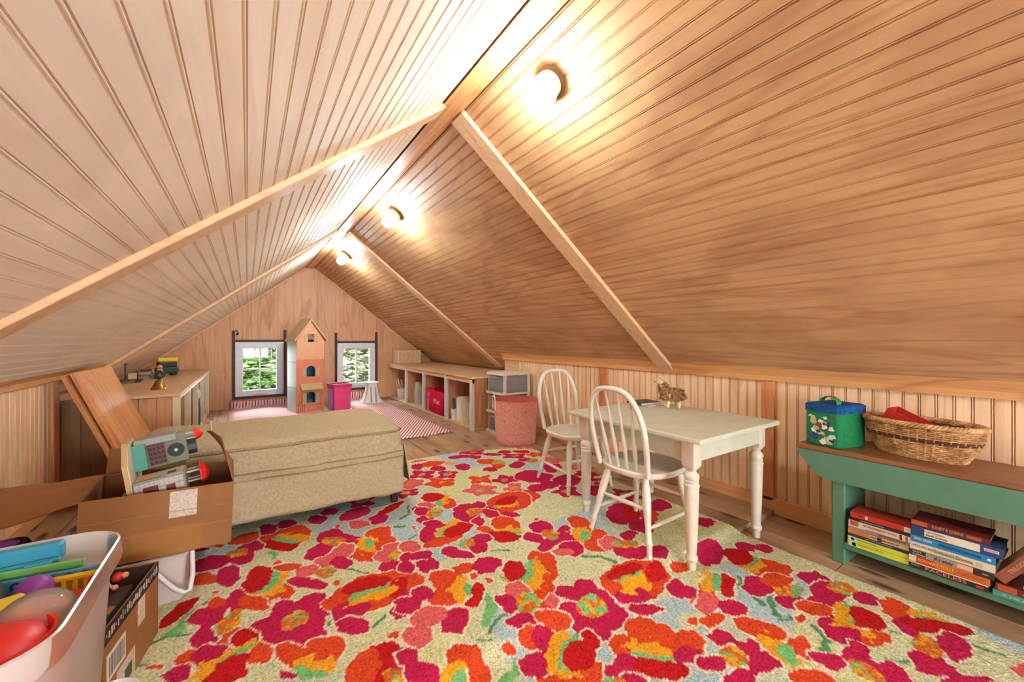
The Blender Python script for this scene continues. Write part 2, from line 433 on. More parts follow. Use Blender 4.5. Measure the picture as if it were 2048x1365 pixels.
# ceilings
BAYS = [(-.755, 1.66), (1.66, 4.07), (4.07, YG)]
for side, nm, mat, lab in ((-1, 'ceiling_left', 'beadboard_left', 'washed beadboard on the left slope of the roof, its light painted in as a paler tone'), (1, 'ceiling_right', 'beadboard_right', 'stained beadboard on the right slope of the roof, lamp glow painted in as amber')):
    ex = RX + side * WB / 2
    xe = E_R + .05 if side > 0 else E_L - .05
    th = .06 / CA
    za, zb = RZ + .009 / CA, roofz(xe) + .009 / CA
    ridge_top = RZ + .009 / CA + SL * WB / 2
    poly = [(RX, ridge_top), (xe, zb), (xe, zb + th), (RX, ridge_top + th)]
    ceil = structure(MB().prism(poly, YB, YG + .12, 'y').build(nm, 'roof_backing'), lab, 'ceiling')
    for (ya, yb) in BAYS:
        L = yb - ya; me = strip_mesh(L - .003, mat)
        n = 40 if yb < 2 else (47 if yb > 5 else 46)
        for i in range(n):
            s = .004 + i * .05
            px, pz = ex + side * s * CA, RZ - s * SA
            X = Vector((side * CA, 0, -SA)); Yd = Vector((0, -1, 0)) if side > 0 else Vector((0, 1, 0)); N = Vector((-side * SA, 0, -CA))
            M = Matrix((X, Yd, N)).transposed().to_4x4(); M.translation = Vector((px, yb - .0015 if side > 0 else ya + .0015, pz))
            share('board', me, ceil, M)
    # battens across the slope
    tn = 1 if side < 0 else 4
    for k, (yc, lab2) in enumerate(((1.66, 'nearest'), (4.07, 'second'), (YG - .02, 'gable-side'))):
        hw = .055 if k < 2 else .02
        X = Vector((side * CA, 0, -SA)); Yd = Vector((0, -1, 0)) if side > 0 else Vector((0, 1, 0)); N = Vector((-side * SA, 0, -CA))
        M = Matrix((X, Yd, N)).transposed().to_4x4(); M.translation = Vector((ex, yc, RZ))
        s1 = [1.985, 2.20, 2.28][k]
        o = MB().bbox(-.0 if k < 2 else .03, s1, -hw, hw, 0, .022 if k < 2 else .014, .003, M=M).build('trim_%d' % (tn + k), 'batten_wood')
        structure(o, '%s wooden batten crossing the %s slope of the ceiling' % (lab2, 'left' if side < 0 else 'right'), 'batten')
o = MB().prism([(RX - WB / 2, RZ - .012), (RX + WB / 2 - .03, RZ - .012), (RX + WB / 2, RZ - .002), (RX + WB / 2, RZ + .03), (RX, RZ + .045), (RX - WB / 2 + .012, RZ + .03)], YB, YG, 'y').build('trim_7', 'trim_wood')
structure(o, 'long flat ridge beam along the peak of the ceiling', 'beam')

# side knee walls
def knee(side, xw, ya, yb, nm, lab):
    wl = structure(MB().box(min(xw + side * .012, xw + side * .08), max(xw + side * .012, xw + side * .08), YB, yb, 0, .75).build(nm, 'roof_backing'), lab, 'wall')
    me = strip_mesh(.655, 'wall_pine')
    n = int((yb - ya) / .05)
    for i in range(n):
        y = yb - (i + 1) * .05
        if side > 0: X, Yd, N = Vector((0, -1, 0)), Vector((0, 0, 1)), Vector((-1, 0, 0)); org = Vector((xw, y + .05, .075))
        else: X, Yd, N = Vector((0, 1, 0)), Vector((0, 0, 1)), Vector((1, 0, 0)); org = Vector((xw, y, .075))
        M = Matrix((X, Yd, N)).transposed().to_4x4(); M.translation = org
        share('board', me, wl, M)
    return wl
wr = knee(1, XR, -1.2, 3.45, 'wall_right', 'low knee wall of golden beadboard under the right slope')
wlft = knee(-1, XL, -1.2, 3.16, 'wall_left', 'low knee wall of pine beadboard behind the cardboard box')
# posts on the right wall
k = 8
for ya, yb, lab in ((2.205, 2.28, 'upright strip on the right wall behind the far white chair'), (1.0, 1.066, 'upright strip on the right wall behind the table'), (-.2, -.134, 'upright strip on the right wall past the bench')):
    o = MB().bbox(XR - .014, XR + .004, ya, yb, .07, .725, .003).build('trim_%d' % k, 'post_wood'); structure(o, lab, 'trim'); k += 1
o = MB().bbox(XR - .012, XR + .08, 3.45, 3.70, UP, .725, .003).build('trim_%d' % k, 'shelf_ply'); structure(o, 'plain end panel of the right wall behind the drawer tower', 'trim'); k += 1
o = MB().bbox(XL - .08, XL + .012, 3.16, 3.24, UP, .72, .003).build('trim_%d' % k, 'post_wood'); structure(o, 'end post of the left wall beside the leaning boards', 'trim'); k += 1
# eave mouldings
pr = [(XR + .01, .722), (XR - .022, .722), (XR - .028, .750), (XR - .06, roofz(XR - .06) + .003), (XR + .01, roofz(XR + .01) + .003)]
o = MB().prism(pr, YB, 3.72, 'y').build('trim_%d' % k, 'trim_wood'); structure(o, 'honey coloured eave moulding along the top of the right wall', 'moulding'); k += 1
pr = [(XL - .01, .722), (XL + .022, .722), (XL + .028, .748), (XL + .06, roofz(XL + .06) + .003), (XL - .01, roofz(XL - .01) + .003)]
o = MB().prism(pr, YB, 3.95, 'y').build('trim_%d' % k, 'trim_wood'); structure(o, 'eave moulding along the top of the left wall', 'moulding'); k += 1
# baseboards
for nm, xa, xb, yb, lab in (('baseboard_right', XR - .014, XR + .02, 3.45, 'pine baseboard along the right wall'), ('baseboard_left', XL - .02, XL + .014, 3.2, 'pine baseboard along the left wall')):
    o = MB().bbox(xa, xb, YB, yb, UP if 'left' in nm else 0.0, .088, .003).build(nm, 'trim_wood'); structure(o, lab, 'baseboard')
# closures of the low storage bays under the eaves
o = MB().box(E_R - .02, E_R + .03, 3.72, YG, -.01, roofz(E_R) + .05).build('wall_storage_right', 'shelf_side'); structure(o, 'dark back wall of the storage bay under the right eave', 'wall')
o = MB().box(E_L - .03, E_L + .02, 3.24, YG, -.01, roofz(E_L) + .05).build('wall_storage_left', 'shelf_side'); structure(o, 'dark back wall of the storage bay under the left eave', 'wall')
o = MB().box(XR + .08, E_R, 3.66, 3.72, -.01, .72).build('wall_return_right', 'shelf_side'); structure(o, 'short return wall beside the drawer tower', 'wall')
o = MB().box(E_L, XL - .08, 3.18, 3.24, -.01, .72).build('wall_return_left', 'shelf_side'); structure(o, 'short return wall behind the leaning boards', 'wall')

# gable wall with two window holes
WIN = [(-.155, .445, .165, .925), (1.10, 1.70, .185, .905)]     # rough openings x0 x1 z0 z1
def gable(nm, y0, y1, lab, wins):
    mb = MB(); xs = sorted({E_L, E_R, RX} | {v for w_ in wins for v in w_[:2]})
    for xa, xb in zip(xs, xs[1:]):
        z0 = -.02; cut = [w_ for w_ in wins if w_[0] <= xa + 1e-6 and w_[1] >= xb - 1e-6]
        top = lambda x: min(roofz(x), RZ + SL * WB / 2) + .02
        if cut:
            mb.box(xa, xb, y0, y1, z0, cut[0][2])
            mb.prism([(xa, cut[0][3]), (xb, cut[0][3]), (xb, top(xb)), (xa, top(xa))], y0, y1, 'y')
        else: mb.prism([(xa, z0), (xb, z0), (xb, top(xb)), (xa, top(xa))], y0, y1, 'y')
    return structure(mb.build(nm, 'roof_backing'), lab, 'wall')
gb = gable('wall_gable', YG + .008, YG + .12, 'plywood gable wall with two small windows', WIN)
edges = [-1.25 + .1 * i for i in range(41)]
edges = sorted([e for e in edges if all(abs(e - v) > .03 for w_ in WIN for v in w_[:2])] + [v for w_ in WIN for v in w_[:2]])
for xa, xb in zip(edges, edges[1:]):
    a, b_ = xa + .0008, xb - .0008
    segs = [(UP, None)]
    for w_ in WIN:
        if xa > w_[0] - .005 and xb < w_[1] + .005: segs = [(UP, w_[2]), (w_[3], None)]
    for zl, zh in segs:
        if zh: poly = [(a, zl), (b_, zl), (b_, zh), (a, zh)]
        else:
            za, zb = roofz(a), roofz(b_)
            if min(za, zb) < zl + .02: continue
            if a < RX < b_: poly = [(a, zl), (b_, zl), (b_, zb), (RX, roofz(RX)), (a, za)]
            else: poly = [(a, zl), (b_, zl), (b_, zb), (a, za)]
        MB().prism(poly, YG, YG + .009, 'y').build('board', 'gable_ply', gb)
FILL_WIN = [(-.25, .68, .25, 1.35), (.84, 1.77, .25, 1.35)]  # unseen openings, added and sized to bring fill daylight from behind
gable('wall_back', YB - .1, YB, 'gable wall behind the viewer with openings added to let daylight in', FILL_WIN)
# windows
def window(n, w_, yin, label, latch=True, rails=True):
    x0, x1, z0, z1 = w_
    t_ = thing('window_%d' % n, label, 'window', ((x0 + x1) / 2, yin, z0)); t_['kind'] = 'structure'
    hx = (x1 - x0) / 2; H = z1 - z0
    d = .03
    mb = MB()      # dark weather stop round the frame, the side strips running on up the wall
    if rails:
        mb.bbox(-hx - .012, -hx + .02, -.012, .03, -.02, H + .135, .002); mb.bbox(hx - .02, hx + .012, -.012, .03, -.02, H + .15, .002)
        mb.bbox(-hx + .02, hx - .02, -.010, .03, H - .018, H + .012, .002); mb.bbox(-hx + .02, hx - .02, -.010, .03, -.02, .012, .002)
        mb.build('weather_strip', 'dark_rail', t_)
    a = hx - .022; mb = MB(); fz0, fz1 = .014, H - .02; fw = .085
    mb.bbox(-a, -a + fw, .0, .06, fz0, fz1, .004); mb.bbox(a - fw, a, .0, .06, fz0, fz1, .004)
    mb.bbox(-a + fw, a - fw, .0, .06, fz0, fz0 + fw * .9, .004); mb.bbox(-a + fw, a - fw, .0, .06, fz1 - fw, fz1, .004)
    sash = mb.build('sash', 'window_white', t_)
    gx, gz0, gz1 = a - fw, fz0 + fw * .9, fz1 - fw; gm = (gz0 + gz1) / 2
    MB().bbox(-.009, .009, .015, .045, gz0, gz1, .003).bbox(-gx, gx, .016, .044, gm - .009, gm + .009, .003).build('muntin', 'window_white', sash)
    for (pa, pb) in ((-gx, -.009), (.009, gx)):
        for (qa, qb) in ((gz0, gm - .009), (gm + .009, gz1)):
            MB().box(pa, pb, .028, .031, qa, qb).build('pane', 'window_glass', sash)
    if latch:
        MB().bbox(-.075, .075, -.02, .0, .03, .055, .006).tube([(-.06, -.02, .043), (0, -.032, .05), (.06, -.02, .043)], .006).build('crank_handle', 'window_white', t_)
    return t_
window(1, WIN[0], YG - .01, 'white four-pane window in the gable left of the dollhouse')
window(2, WIN[1], YG - .01, 'white four-pane window in the gable behind the pink tub')
# little pulley hook beside the first window
hk = thing('wall_hook', 'small dark iron hook on the gable at the corner of the left window', 'hook', (-.13, YG - .012, 1.035))
MB().tube([(0, -.008, .03), (.02, -.012, .02), (.035, -.012, -.012), (.022, -.012, -.035), (.005, -.012, -.028)], .006).build('loop', 'dark_rail', hk)
MB().lathe([(.012, 0), (.012, .012), (.004, .02)], 12, M=TR((.022, 0, -.02), 90)).build('rivet', 'dark_rail', hk)
for n, w_ in ((3, FILL_WIN[0]), (4, FILL_WIN[1])):
    window(n, w_, YB - .04, 'large unseen window added behind the viewer for daylight fill, %s one' % ('left' if n == 3 else 'right'), False, False)
# ------------------------------------------------------------------ ceiling lamps (their own light is the bulb)
def lamp(y, label):
    s = .145; px, pz = RX + WB / 2 + s * CA, RZ - s * SA
    t_ = thing('ceiling_lamp', label, 'lamp', (px, y, pz), 0, 'bulb lamps along the ridge')
    M = Matrix.Rotation(R(180) - 0, 4, 'X') if False else Matrix.Rotation(math.pi - AL * -1, 4, 'Y')
    # local z of the fitting = into the room, normal to the slope
    N = Vector((-SA, 0, -CA)); X = Vector((CA, 0, -SA)); M = Matrix((X, Vector((0, -1, 0)), N)).transposed().to_4x4()
    MB().lathe([(.058, 0), (.058, .010), (.050, .016), (.046, .016)], 28, M=M).build('ring', 'brown_ring', t_, 50)
    MB().lathe([(.048, .004), (.050, .030), (.053, .056), (.050, .058), (.030, .044), (.018, .040)], 28, M=M).build('lampholder', 'porcelain', t_, 40)  # collar shaped wide and tall to shade the slope around the bulb
    MB().lathe([(.016, .036), (.022, .048), (.038, .070), (.044, .092), (.041, .114), (.030, .130), (.012, .138), (.0005, .139)], 28, M=M).build('bulb', 'bulb_glow' if y < 2 else 'bulb_glow_far', t_, 80)
    return t_
for y, lab in ((1.13, 'nearest and largest glowing bulb lamp on the right slope'), (2.95, 'middle glowing bulb lamp on the right slope past the first batten'),
               (4.72, 'farthest glowing bulb lamp on the right slope near the gable'), (-.69, 'bulb lamp on the right slope behind the viewer')): lamp(y, lab)

# ------------------------------------------------------------------ white table
tb = thing('childrens_table', 'small cream painted wooden table with turned legs on the floral rug', 'table', (1.77, 1.24, 0))
mb = MB().bbox(-.33, .33, -.38, .38, .540, .562, .006, seg=2)
mb.v = [v + Vector((0, 0, 0)) + noise.noise_vector(v * 9) * .0015 for v in mb.v]
mb.build('tabletop', 'table_paint', tb)
for nm, a in (('apron', (-.26, .26, -.330, -.312)), ('apron', (-.26, .26, .312, .330)), ('apron', (-.283, -.265, -.31, .31)), ('apron', (.265, .283, -.31, .31))):
    MB().bbox(*a, .455, .540, .003).build('apron', 'table_paint', tb)
def table_leg(x, y, zb):
    mb = MB(); h = .028
    # square block with ogee shoulder
    mb.loft([(.415, -.014, .014, -.014, .014, .012), (.428, -.024, .024, -.024, .024, .012), (.440, -h, h, -h, h, .004), (.540, -h, h, -h, h, .003)], 3)
    prof = [(.0155, zb), (.0165, zb + .002), (.0175, zb + .030), (.018, zb + .034), (.0225, zb + .038), (.0245, zb + .046), (.0225, zb + .056), (.0185, zb + .06), (.020, zb + .08), (.0245, .20), (.0275, .30), (.0285, .34),
            (.0285, .350), (.0305, .354), (.0305, .360), (.0275, .363), (.0265, .368), (.0285, .372), (.0285, .377), (.0255, .380), (.0285, .386), (.0305, .394), (.0285, .403), (.0225, .409), (.018, .414), (.018, .42)]
    mb.lathe(prof, 20)
    o = mb.build('leg', 'table_leg_paint', tb, 35); o.location = (x, y, 0)
table_leg(-.272, -.305, .017); table_leg(.262, -.305, 0); table_leg(-.272, .295, UP + .014); table_leg(.262, .295, UP)

# ------------------------------------------------------------------ windsor chairs (face +x locally)
def make_chair(label, loc, rz):
    t_ = thing('spindle_chair', label, 'chair', loc, rz, 'white hoop-back chairs')
    mb = MB()
    out = []
    for i in range(40):      # seat outline: rounded back, squarer front
        a = 2 * math.pi * i / 40; c, s = math.cos(a), math.sin(a); p = 3.2 if c > 0 else 2.3
        k = (abs(c) ** p + abs(s) ** p) ** (-1 / p); out.append((k * c * .175, k * s * (.175 if c < 0 else .172)))
    vs = []; fs = []
    for z, sc in ((.308, .90), (.313, .97), (.322, 1.0), (.333, 1.0), (.338, .975), (.335, .8), (.331, .5), (.331, .2)):
        vs += [(x * sc, y * sc, z) for x, y in out]
    n = 40
    for j in range(7):
        for i in range(n): fs.append((j * n + i, j * n + (i + 1) % n, (j + 1) * n + (i + 1) % n, (j + 1) * n + i))
    fs += [list(range(n))[::-1], [7 * n + i for i in range(n)]]
    mb.add(vs, fs).build('seat', 'chair_paint', t_, 40)
    feet = {(-1, -1): (-.175, -.165), (-1, 1): (-.175, .165), (1, -1): (.165, -.160), (1, 1): (.165, .160)}
    tops = {(-1, -1): (-.115, -.10), (-1, 1): (-.115, .10), (1, -1): (.115, -.115), (1, 1): (.115, .115)}
    def at(k, z): f, t2 = Vector((*feet[k], 0)), Vector((*tops[k], .318)); return f.lerp(t2, z / .318)
    for k in feet:
        zs = [0, .004, .028, .05, .056, .062, .068, .12, .18, .22, .26, .29, .318]
        rs = [.0095, .0105, .0115, .0125, .0155, .0155, .012, .0125, .0165, .0185, .0175, .0145, .011]
        MB().tube([at(k, z) for z in zs], rs, 12).build('leg', 'chair_paint', t_, 60)
    for a, c_, z in (((-1, -1), (-1, 1), .185), ((1, -1), (1, 1), .185), ((-1, -1), (1, -1), .115), ((-1, 1), (1, 1), .115)):
        p, q = at(a, z), at(c_, z)
        MB().tube([p.lerp(q, u) for u in (0, .15, .35, .5, .65, .85, 1)], [.006, .0075, .0095, .0105, .0095, .0075, .006], 10).build('stretcher', 'chair_paint', t_, 60)
    # hoop
    def hoop(u):    # u 0..1
        a = math.pi * u; h = math.sin(a) ** .72 if 0 < u < 1 else 0
        c = math.cos(a); wd = .158 * (abs(c) ** .62) * (1 if c > 0 else -1)
        wd *= 1 - .16 * (1 - min(1, h / .6)) if h < .6 else 1
        return Vector((-.142 - .085 * h, -wd, .325 + .375 * h))
    MB().tube([hoop(i / 40) for i in range(41)], .0125, 12, up=(1, 0, 0)).build('hoop', 'chair_paint', t_, 60)
    for y0, y1 in ((-.072, -.098), (-.025, -.033), (.025, .033), (.072, .098)):
        best = min((hoop(i / 400) for i in range(60, 341)), key=lambda p: abs(p.y - y1))
        p = Vector((-.138, y0, .325)); q = best
        MB().tube([p.lerp(q, u) for u in (0, .12, .25, .36, .5, .7, 1)], [.0062, .0078, .0115, .0125, .009, .0066, .0055], 10, flat=.75, up=(1, 0, 0)).build('spindle', 'chair_paint', t_, 60)
    return t_
make_chair('white spindle chair nearer the viewer, tucked under the long side of the table', (1.56, 1.225, .030), 2)
make_chair('white spindle chair farther away at the end of the table by the pink basket', (1.735, 1.885, .034), -97)

# ------------------------------------------------------------------ things on the table
al = thing('llama_toy', 'small fluffy brown llama figure with pale face on the white table', 'toy', (1.96, 1.345, .562), 146)
al.scale = (1.12, 1.12, 1.12)
me = bpy.data.meshes.new('body')
J = [((-.035, 0, .065), .028), ((.02, 0, .065), .026), ((.038, 0, .09), .018), ((.045, 0, .125), .015), ((.056, 0, .138), .014), ((.074, 0, .134), .008)]
vs = [j[0] for j in J]; rr = [j[1] for j in J]; es = [(0, 1), (1, 2), (2, 3), (3, 4), (4, 5)]
for x, par in ((-.032, 0), (.022, 1)):
    for s in (-1, 1):
        i = len(vs); vs += [(x, s * .017, .04), (x, s * .018, .012), (x + .004, s * .018, .004)]; rr += [.010, .007, .007]; es += [(par, i), (i, i + 1), (i + 1, i + 2)]
me.from_pydata(vs, es, []); me.materials.append(MATS['fleece_pale'])
bo = bpy.data.objects.new('body', me); COL.objects.link(bo); bo.parent = al
md = bo.modifiers.new('skin', 'SKIN'); 
for i, sv in enumerate(me.skin_vertices[0].data): sv.radius = (rr[i], rr[i]); sv.use_root = (i == 0)
md2 = bo.modifiers.new('subdivision', 'SUBSURF'); md2.levels = md2.render_levels = 2
mb = MB(); rn = random.Random(5)
for i in range(620):
    u = rn.random()
    if u < .72: c = Vector((rn.uniform(-.04, .025), 0, .066)); rad = .033
    else: c = Vector((.03 + .015 * rn.random(), 0, rn.uniform(.08, .118))); rad = .019
    d = Vector((rn.gauss(0, 1), rn.gauss(0, 1), rn.gauss(0, 1))).normalized()
    if d.z < -.75: continue
    mb.sphere(c + d * rad, rn.uniform(.005, .0085), 6, 4)
mb.build('fleece', 'fleece', al, 80, kind='stuff')
mb = MB()
for i in range(26):
    d = Vector((rn.gauss(0, 1), rn.gauss(0, 1), abs(rn.gauss(0, 1)))).normalized(); mb.sphere(Vector((.05, 0, .146)) + d * .012, .005, 6, 4)
for s in (-1, 1): mb.sphere(Vector((.045, s * .012, .155)), .006, 6, 4, sc=(.6, .6, 1.6))
mb.build('forelock', 'fleece_pale', al, 80)
MB().sphere(Vector((.067, .009, .139)), .0022, 6, 4).sphere(Vector((.067, -.009, .139)), .0022, 6, 4).sphere(Vector((.081, 0, .133)), .003, 6, 4).build('eyes_and_nose', 'black_gloss', al, 80)
for i, (lab, m1, rz, z) in enumerate((('pale grey thin book lying lowest beside the llama', 'light_grey', 8, 0), ('dark notebook lying on top of the thin books beside the llama', 'charcoal', -6, .011))):
    bk = thing('notebook', lab, 'book', (1.945 - .01 * i, 1.50 + .01 * i, .562 + z), rz, 'thin books on the table')
    MB().bbox(-.075, .075, -.055, .055, 0, .010, .001).build('pages', 'pages', bk)
    MB().box(-.077, .077, -.057, .057, .010, .0112).box(-.077, .077, -.057, .057, -.000, .0008).box(-.0775, -.0762, -.057, .057, 0, .0112).build('cover', m1, bk)

# ------------------------------------------------------------------ green bench
BX, BZ = 2.055, .462
bn = thing('green_bench', 'long green painted bench with brown top and low book shelf at the right wall', 'bench', (BX, .2, 0))
pts = [(.575, .0), (.575, -.012), (.545, -.048), (.508, -.090), (.488, -.106), (.462, -.112), (-.90, -.112), (-.90, .0)]
MB().prism([(y, BZ + z) for y, z in pts], 0, .02, 'x').build('apron', 'bench_green', bn)
MB().prism([(y, BZ + z) for y, z in pts], .285, .305, 'x').build('apron', 'bench_green', bn)
MB().bbox(.0, .31, -.92, .578, BZ, BZ + .020, .004).build('top', 'bench_top_wood', bn)
for y in (.41, -.74):
    MB().bbox(.028, .285, y, y + .045, 0, BZ, .004).build('leg', 'bench_green', bn)
MB().bbox(.022, .285, -.70, .412, .072, .097, .003).build('shelf', 'bench_green', bn)
BT = BZ + .020

# books: spine faces -x
def book(label, x, y1, z0, L, T, W, spine, text=(), group=None, rest=None, M=None, bands=()):
    """lying flat, head of the spine at y1, running to smaller y"""
    bk = thing('book', label, 'book', (x, y1, z0), 0, group)
    if M is not None: bk.matrix_world = M
    c = .0016
    cv = MB().box(0, W, -L, 0, 0, c).box(0, W, -L, 0, T - c, T).box(-.001, c, -L, 0, 0, T).build('cover', spine, bk)
    MB().box(c, W - .004, -L + .003, -.003, c, T - c).build('pages', 'pages', bk)
    for (a, b_, z0_, z1_, mt) in bands:
        MB().box(-.0016, -.0011, -L * b_, -L * a, T * z0_, T * z1_).build('spine_panel', mt, cv)
    for (txt, a, b_, zc, hs, mt) in text:
        TM = Matrix(((0, 0, -1), (-1, 0, 0), (0, 1, 0))).to_4x4(); TM.translation = Vector((-.0022, -L * a, T * zc))
        lettering(txt, cv, TM, hs * T, mt, 'spine_lettering', width=L * (b_ - a))
    return bk
z = .0975; G1 = 'paperbacks stacked at the left of the bench shelf'
A = [('lime yellow paperback at the very bottom of the left stack', .021, 'spine_lime', [('THE BEST OF US ALL', .18, .62, .66, .36, 'olive')], [(.03, .16, .05, .95, 'mint'), (.08, .15, .15, .8, 'aqua')]),
     ('thinner lime yellow paperback second from the bottom of the left stack', .0165, 'spine_lime', [('THE HOUSE OF ARDEN', .17, .5, .55, .42, 'olive')], [(.03, .14, .05, .95, 'mint'), (.06, .12, .2, .8, 'aqua')]),
     ('thin navy paperback above the lime ones', .0125, 'navy', [('LAST OF THE SUMMER', .3, .75, .5, .4, 'light_grey')], []),
     ('tan and orange paperback with flame picture on its spine', .0165, 'tan', [('STATION WAS IN DOUBT', .38, .85, .5, .5, 'black')], [(.02, .36, .05, .95, 'spine_orange'), (.5, .57, 0, 1, 'maroon')]),
     ('grey green paperback in the middle of the left stack', .0155, 'stone', [('THE ADVENTURES OF', .5, .95, .5, .6, 'charcoal')], [(.0, .3, .75, 1, 'white')]),
     ('cream paperback with red Wednesday Wars lettering', .021, 'spine_cream', [('The', .24, .3, .6, .42, 'charcoal'), ('WEDNESDAY WARS', .32, .8, .55, .62, 'spine_red')], [(.03, .17, .05, .95, 'rust'), (.84, .88, .05, .95, 'maroon'), (.93, .97, .05, .95, 'spine_red')]),
     ('thin black paperback under the red one', .011, 'spine_dark', [('THE DOG AND THE MONKEY', .2, .6, .5, .55, 'light_grey')], []),
     ('red orange paperback on top of the left stack', .021, 'spine_red', [('CAT', .14, .22, .5, .6, 'black'), ('THE HUNGER OF YOUNG LIONS', .32, .86, .42, .5, 'bright_red')], [(.26, .3, .2, .8, 'cream'), (.88, .98, .05, .95, 'white')])]
for i, (lab, T, mt, tx, bd) in enumerate(A):
    book(lab, 2.072 + [.0, .002, .004, .001, .003, .0, .003, .006][i], .598 - [0, 0, .0, .002, .002, .004, .004, .008][i], z, .183, T, .11, mt, tx, G1, bands=bd); z += T + .0006
z = .0975; G2 = 'paperbacks stacked in the middle of the bench shelf'
B = [('dark paperback lettered FACELESS at the bottom of the middle stack', .0225, .192, 'spine_dark', [('FACELESS', .22, .74, .46, .75, 'coral'), ('SEDGWICK', .03, .15, .5, .3, 'light_grey')], [(.0, 1, .82, 1, 'cream'), (.86, .95, .25, .55, 'bright_red')], 0),
     ('orange paperback with cream author name above the dark one', .0225, .196, 'spine_orange', [('ECKHART TOLLE', .12, .58, .5, .7, 'yellow'), ('A NEW EARTH', .62, .95, .45, .5, 'rust')], [(0, .1, 0, 1, 'cream'), (.1, .35, 0, 1, 'spine_red')], 0),
     ('grey paperback lettered if i stay in the middle stack', .0225, .203, 'spine_grey', [('GAYLE', .05, .16, .7, .4, 'cream'), ('FORMAN', .05, .2, .3, .4, 'cream'), ('if i stay', .32, .55, .5, .75, 'black'), ('SPEAK', .88, .95, .5, .25, 'white')], [(0, .22, .05, .95, 'charcoal'), (.6, .78, .25, .9, 'peach'), (.78, 1, 0, 1, 'spine_dark')], 0),
     ('cream paperback with thin green handwritten title in the middle stack', .0265, .205, 'spine_cream', [('POLLAN', .04, .2, .55, .36, 'olive'), ('the', .23, .28, .55, .4, 'olive'), ("Omnivore's Dilemma", .29, .76, .52, .75, 'olive')], [(.79, .86, .2, .8, 'beige')], 0),
     ('bright blue paperback with white author name in the middle stack', .0265, .205, 'spine_sky', [('JOHN GREEN', .05, .28, .55, .5, 'white'), ('THE FAULT IN OUR STARS', .36, .84, .5, .52, 'navy')], [(.91, .95, .35, .65, 'white')], 0),
     ('thick navy review book with white title panel in the middle stack', .0345, .218, 'spine_blue', [("Let's Review:", .18, .40, .66, .30, 'spine_red'), ('Earth Science', .18, .42, .34, .30, 'black'), ("BARRON'S", .82, .95, .55, .24, 'bright_red')], [(.16, .77, .12, .88, 'cream'), (.81, .96, .42, .7, 'white')], .002),
     ('dark brown paperback with curly cream title topping the middle stack', .0205, .190, 'maroon', [('SUNSET & QUEENS', .28, .68, .5, .7, 'tan')], [(0, .22, .1, .9, 'rust'), (.72, .9, .2, .7, 'rust')], .0)]
for i, (lab, T, L, mt, tx, bd, dx) in enumerate(B):
    book(lab, 2.068 + [.0, .002, .0, .004, .004, .0, .004][i], .4135 - [.0, .0, .0, .002, .003, .006, .006][i], z, L, T, .125, mt, tx, G2, bands=bd); z += T + .0006
z = .0975; G3 = 'books at the right end of the bench shelf'
for lab, T, L, mt, tx, bd in (('teal paperback lying at the bottom of the right end of the bench shelf', .019, .19, 'teal', [('A ME MINISTRY', .1, .7, .5, .4, 'mint')], []),
                             ('maroon paperback lying on the teal one', .024, .2, 'maroon', [('BEYOND EXPLAINED', .28, .9, .5, .4, 'tan')], [(.02, .22, .1, .9, 'rust')])):
    book(lab, 2.07, .212 if mt == 'teal' else .206, z, L, T, .13, mt, tx, G3, bands=bd); z += T + .0006
zl = z
for i, (lab, T, mt, off) in enumerate((('brown leather-look book leaning on the middle stack', .030, 'spine_brown', 0), ('thin white book leaning beside the brown one', .009, 'white', .036), ('thin red and grey book leaning third', .012, 'coral', .048), ('patterned thin book leaning fourth from the stack', .016, 'beige', .064))):
    ang = 57
    # spine faces -x, foot rests beside the middle stack, head leans away towards -y
    ca, sa = math.cos(R(ang)), math.sin(R(ang)); L = .20
    foot = Vector((2.072, .186 - off * 1.2, zl + .002))
    d = Vector((0, -ca, sa)); nrm = Vector((0, sa, ca)); Mx = Matrix((Vector((1, 0, 0)), -d, -nrm)).transposed().to_4x4()
    if Mx.determinant() < 0: Mx = Matrix((Vector((1, 0, 0)), -d, nrm)).transposed().to_4x4()
    Mx.translation = foot
    if Mx.col[2].to_3d().z > 0: Mx.translation = foot - nrm * 0
    bk = book(lab, 0, 0, 0, L, T, .13, mt, [('TRILOGY', .2, .5, .5, .5, 'tan')] if i == 0 else [], G3, M=Mx, bands=[(.78, .8, 0, 1, 'tan'), (.84, .86, 0, 1, 'tan'), (.9, .92, 0, 1, 'tan')] if i == 0 else [])

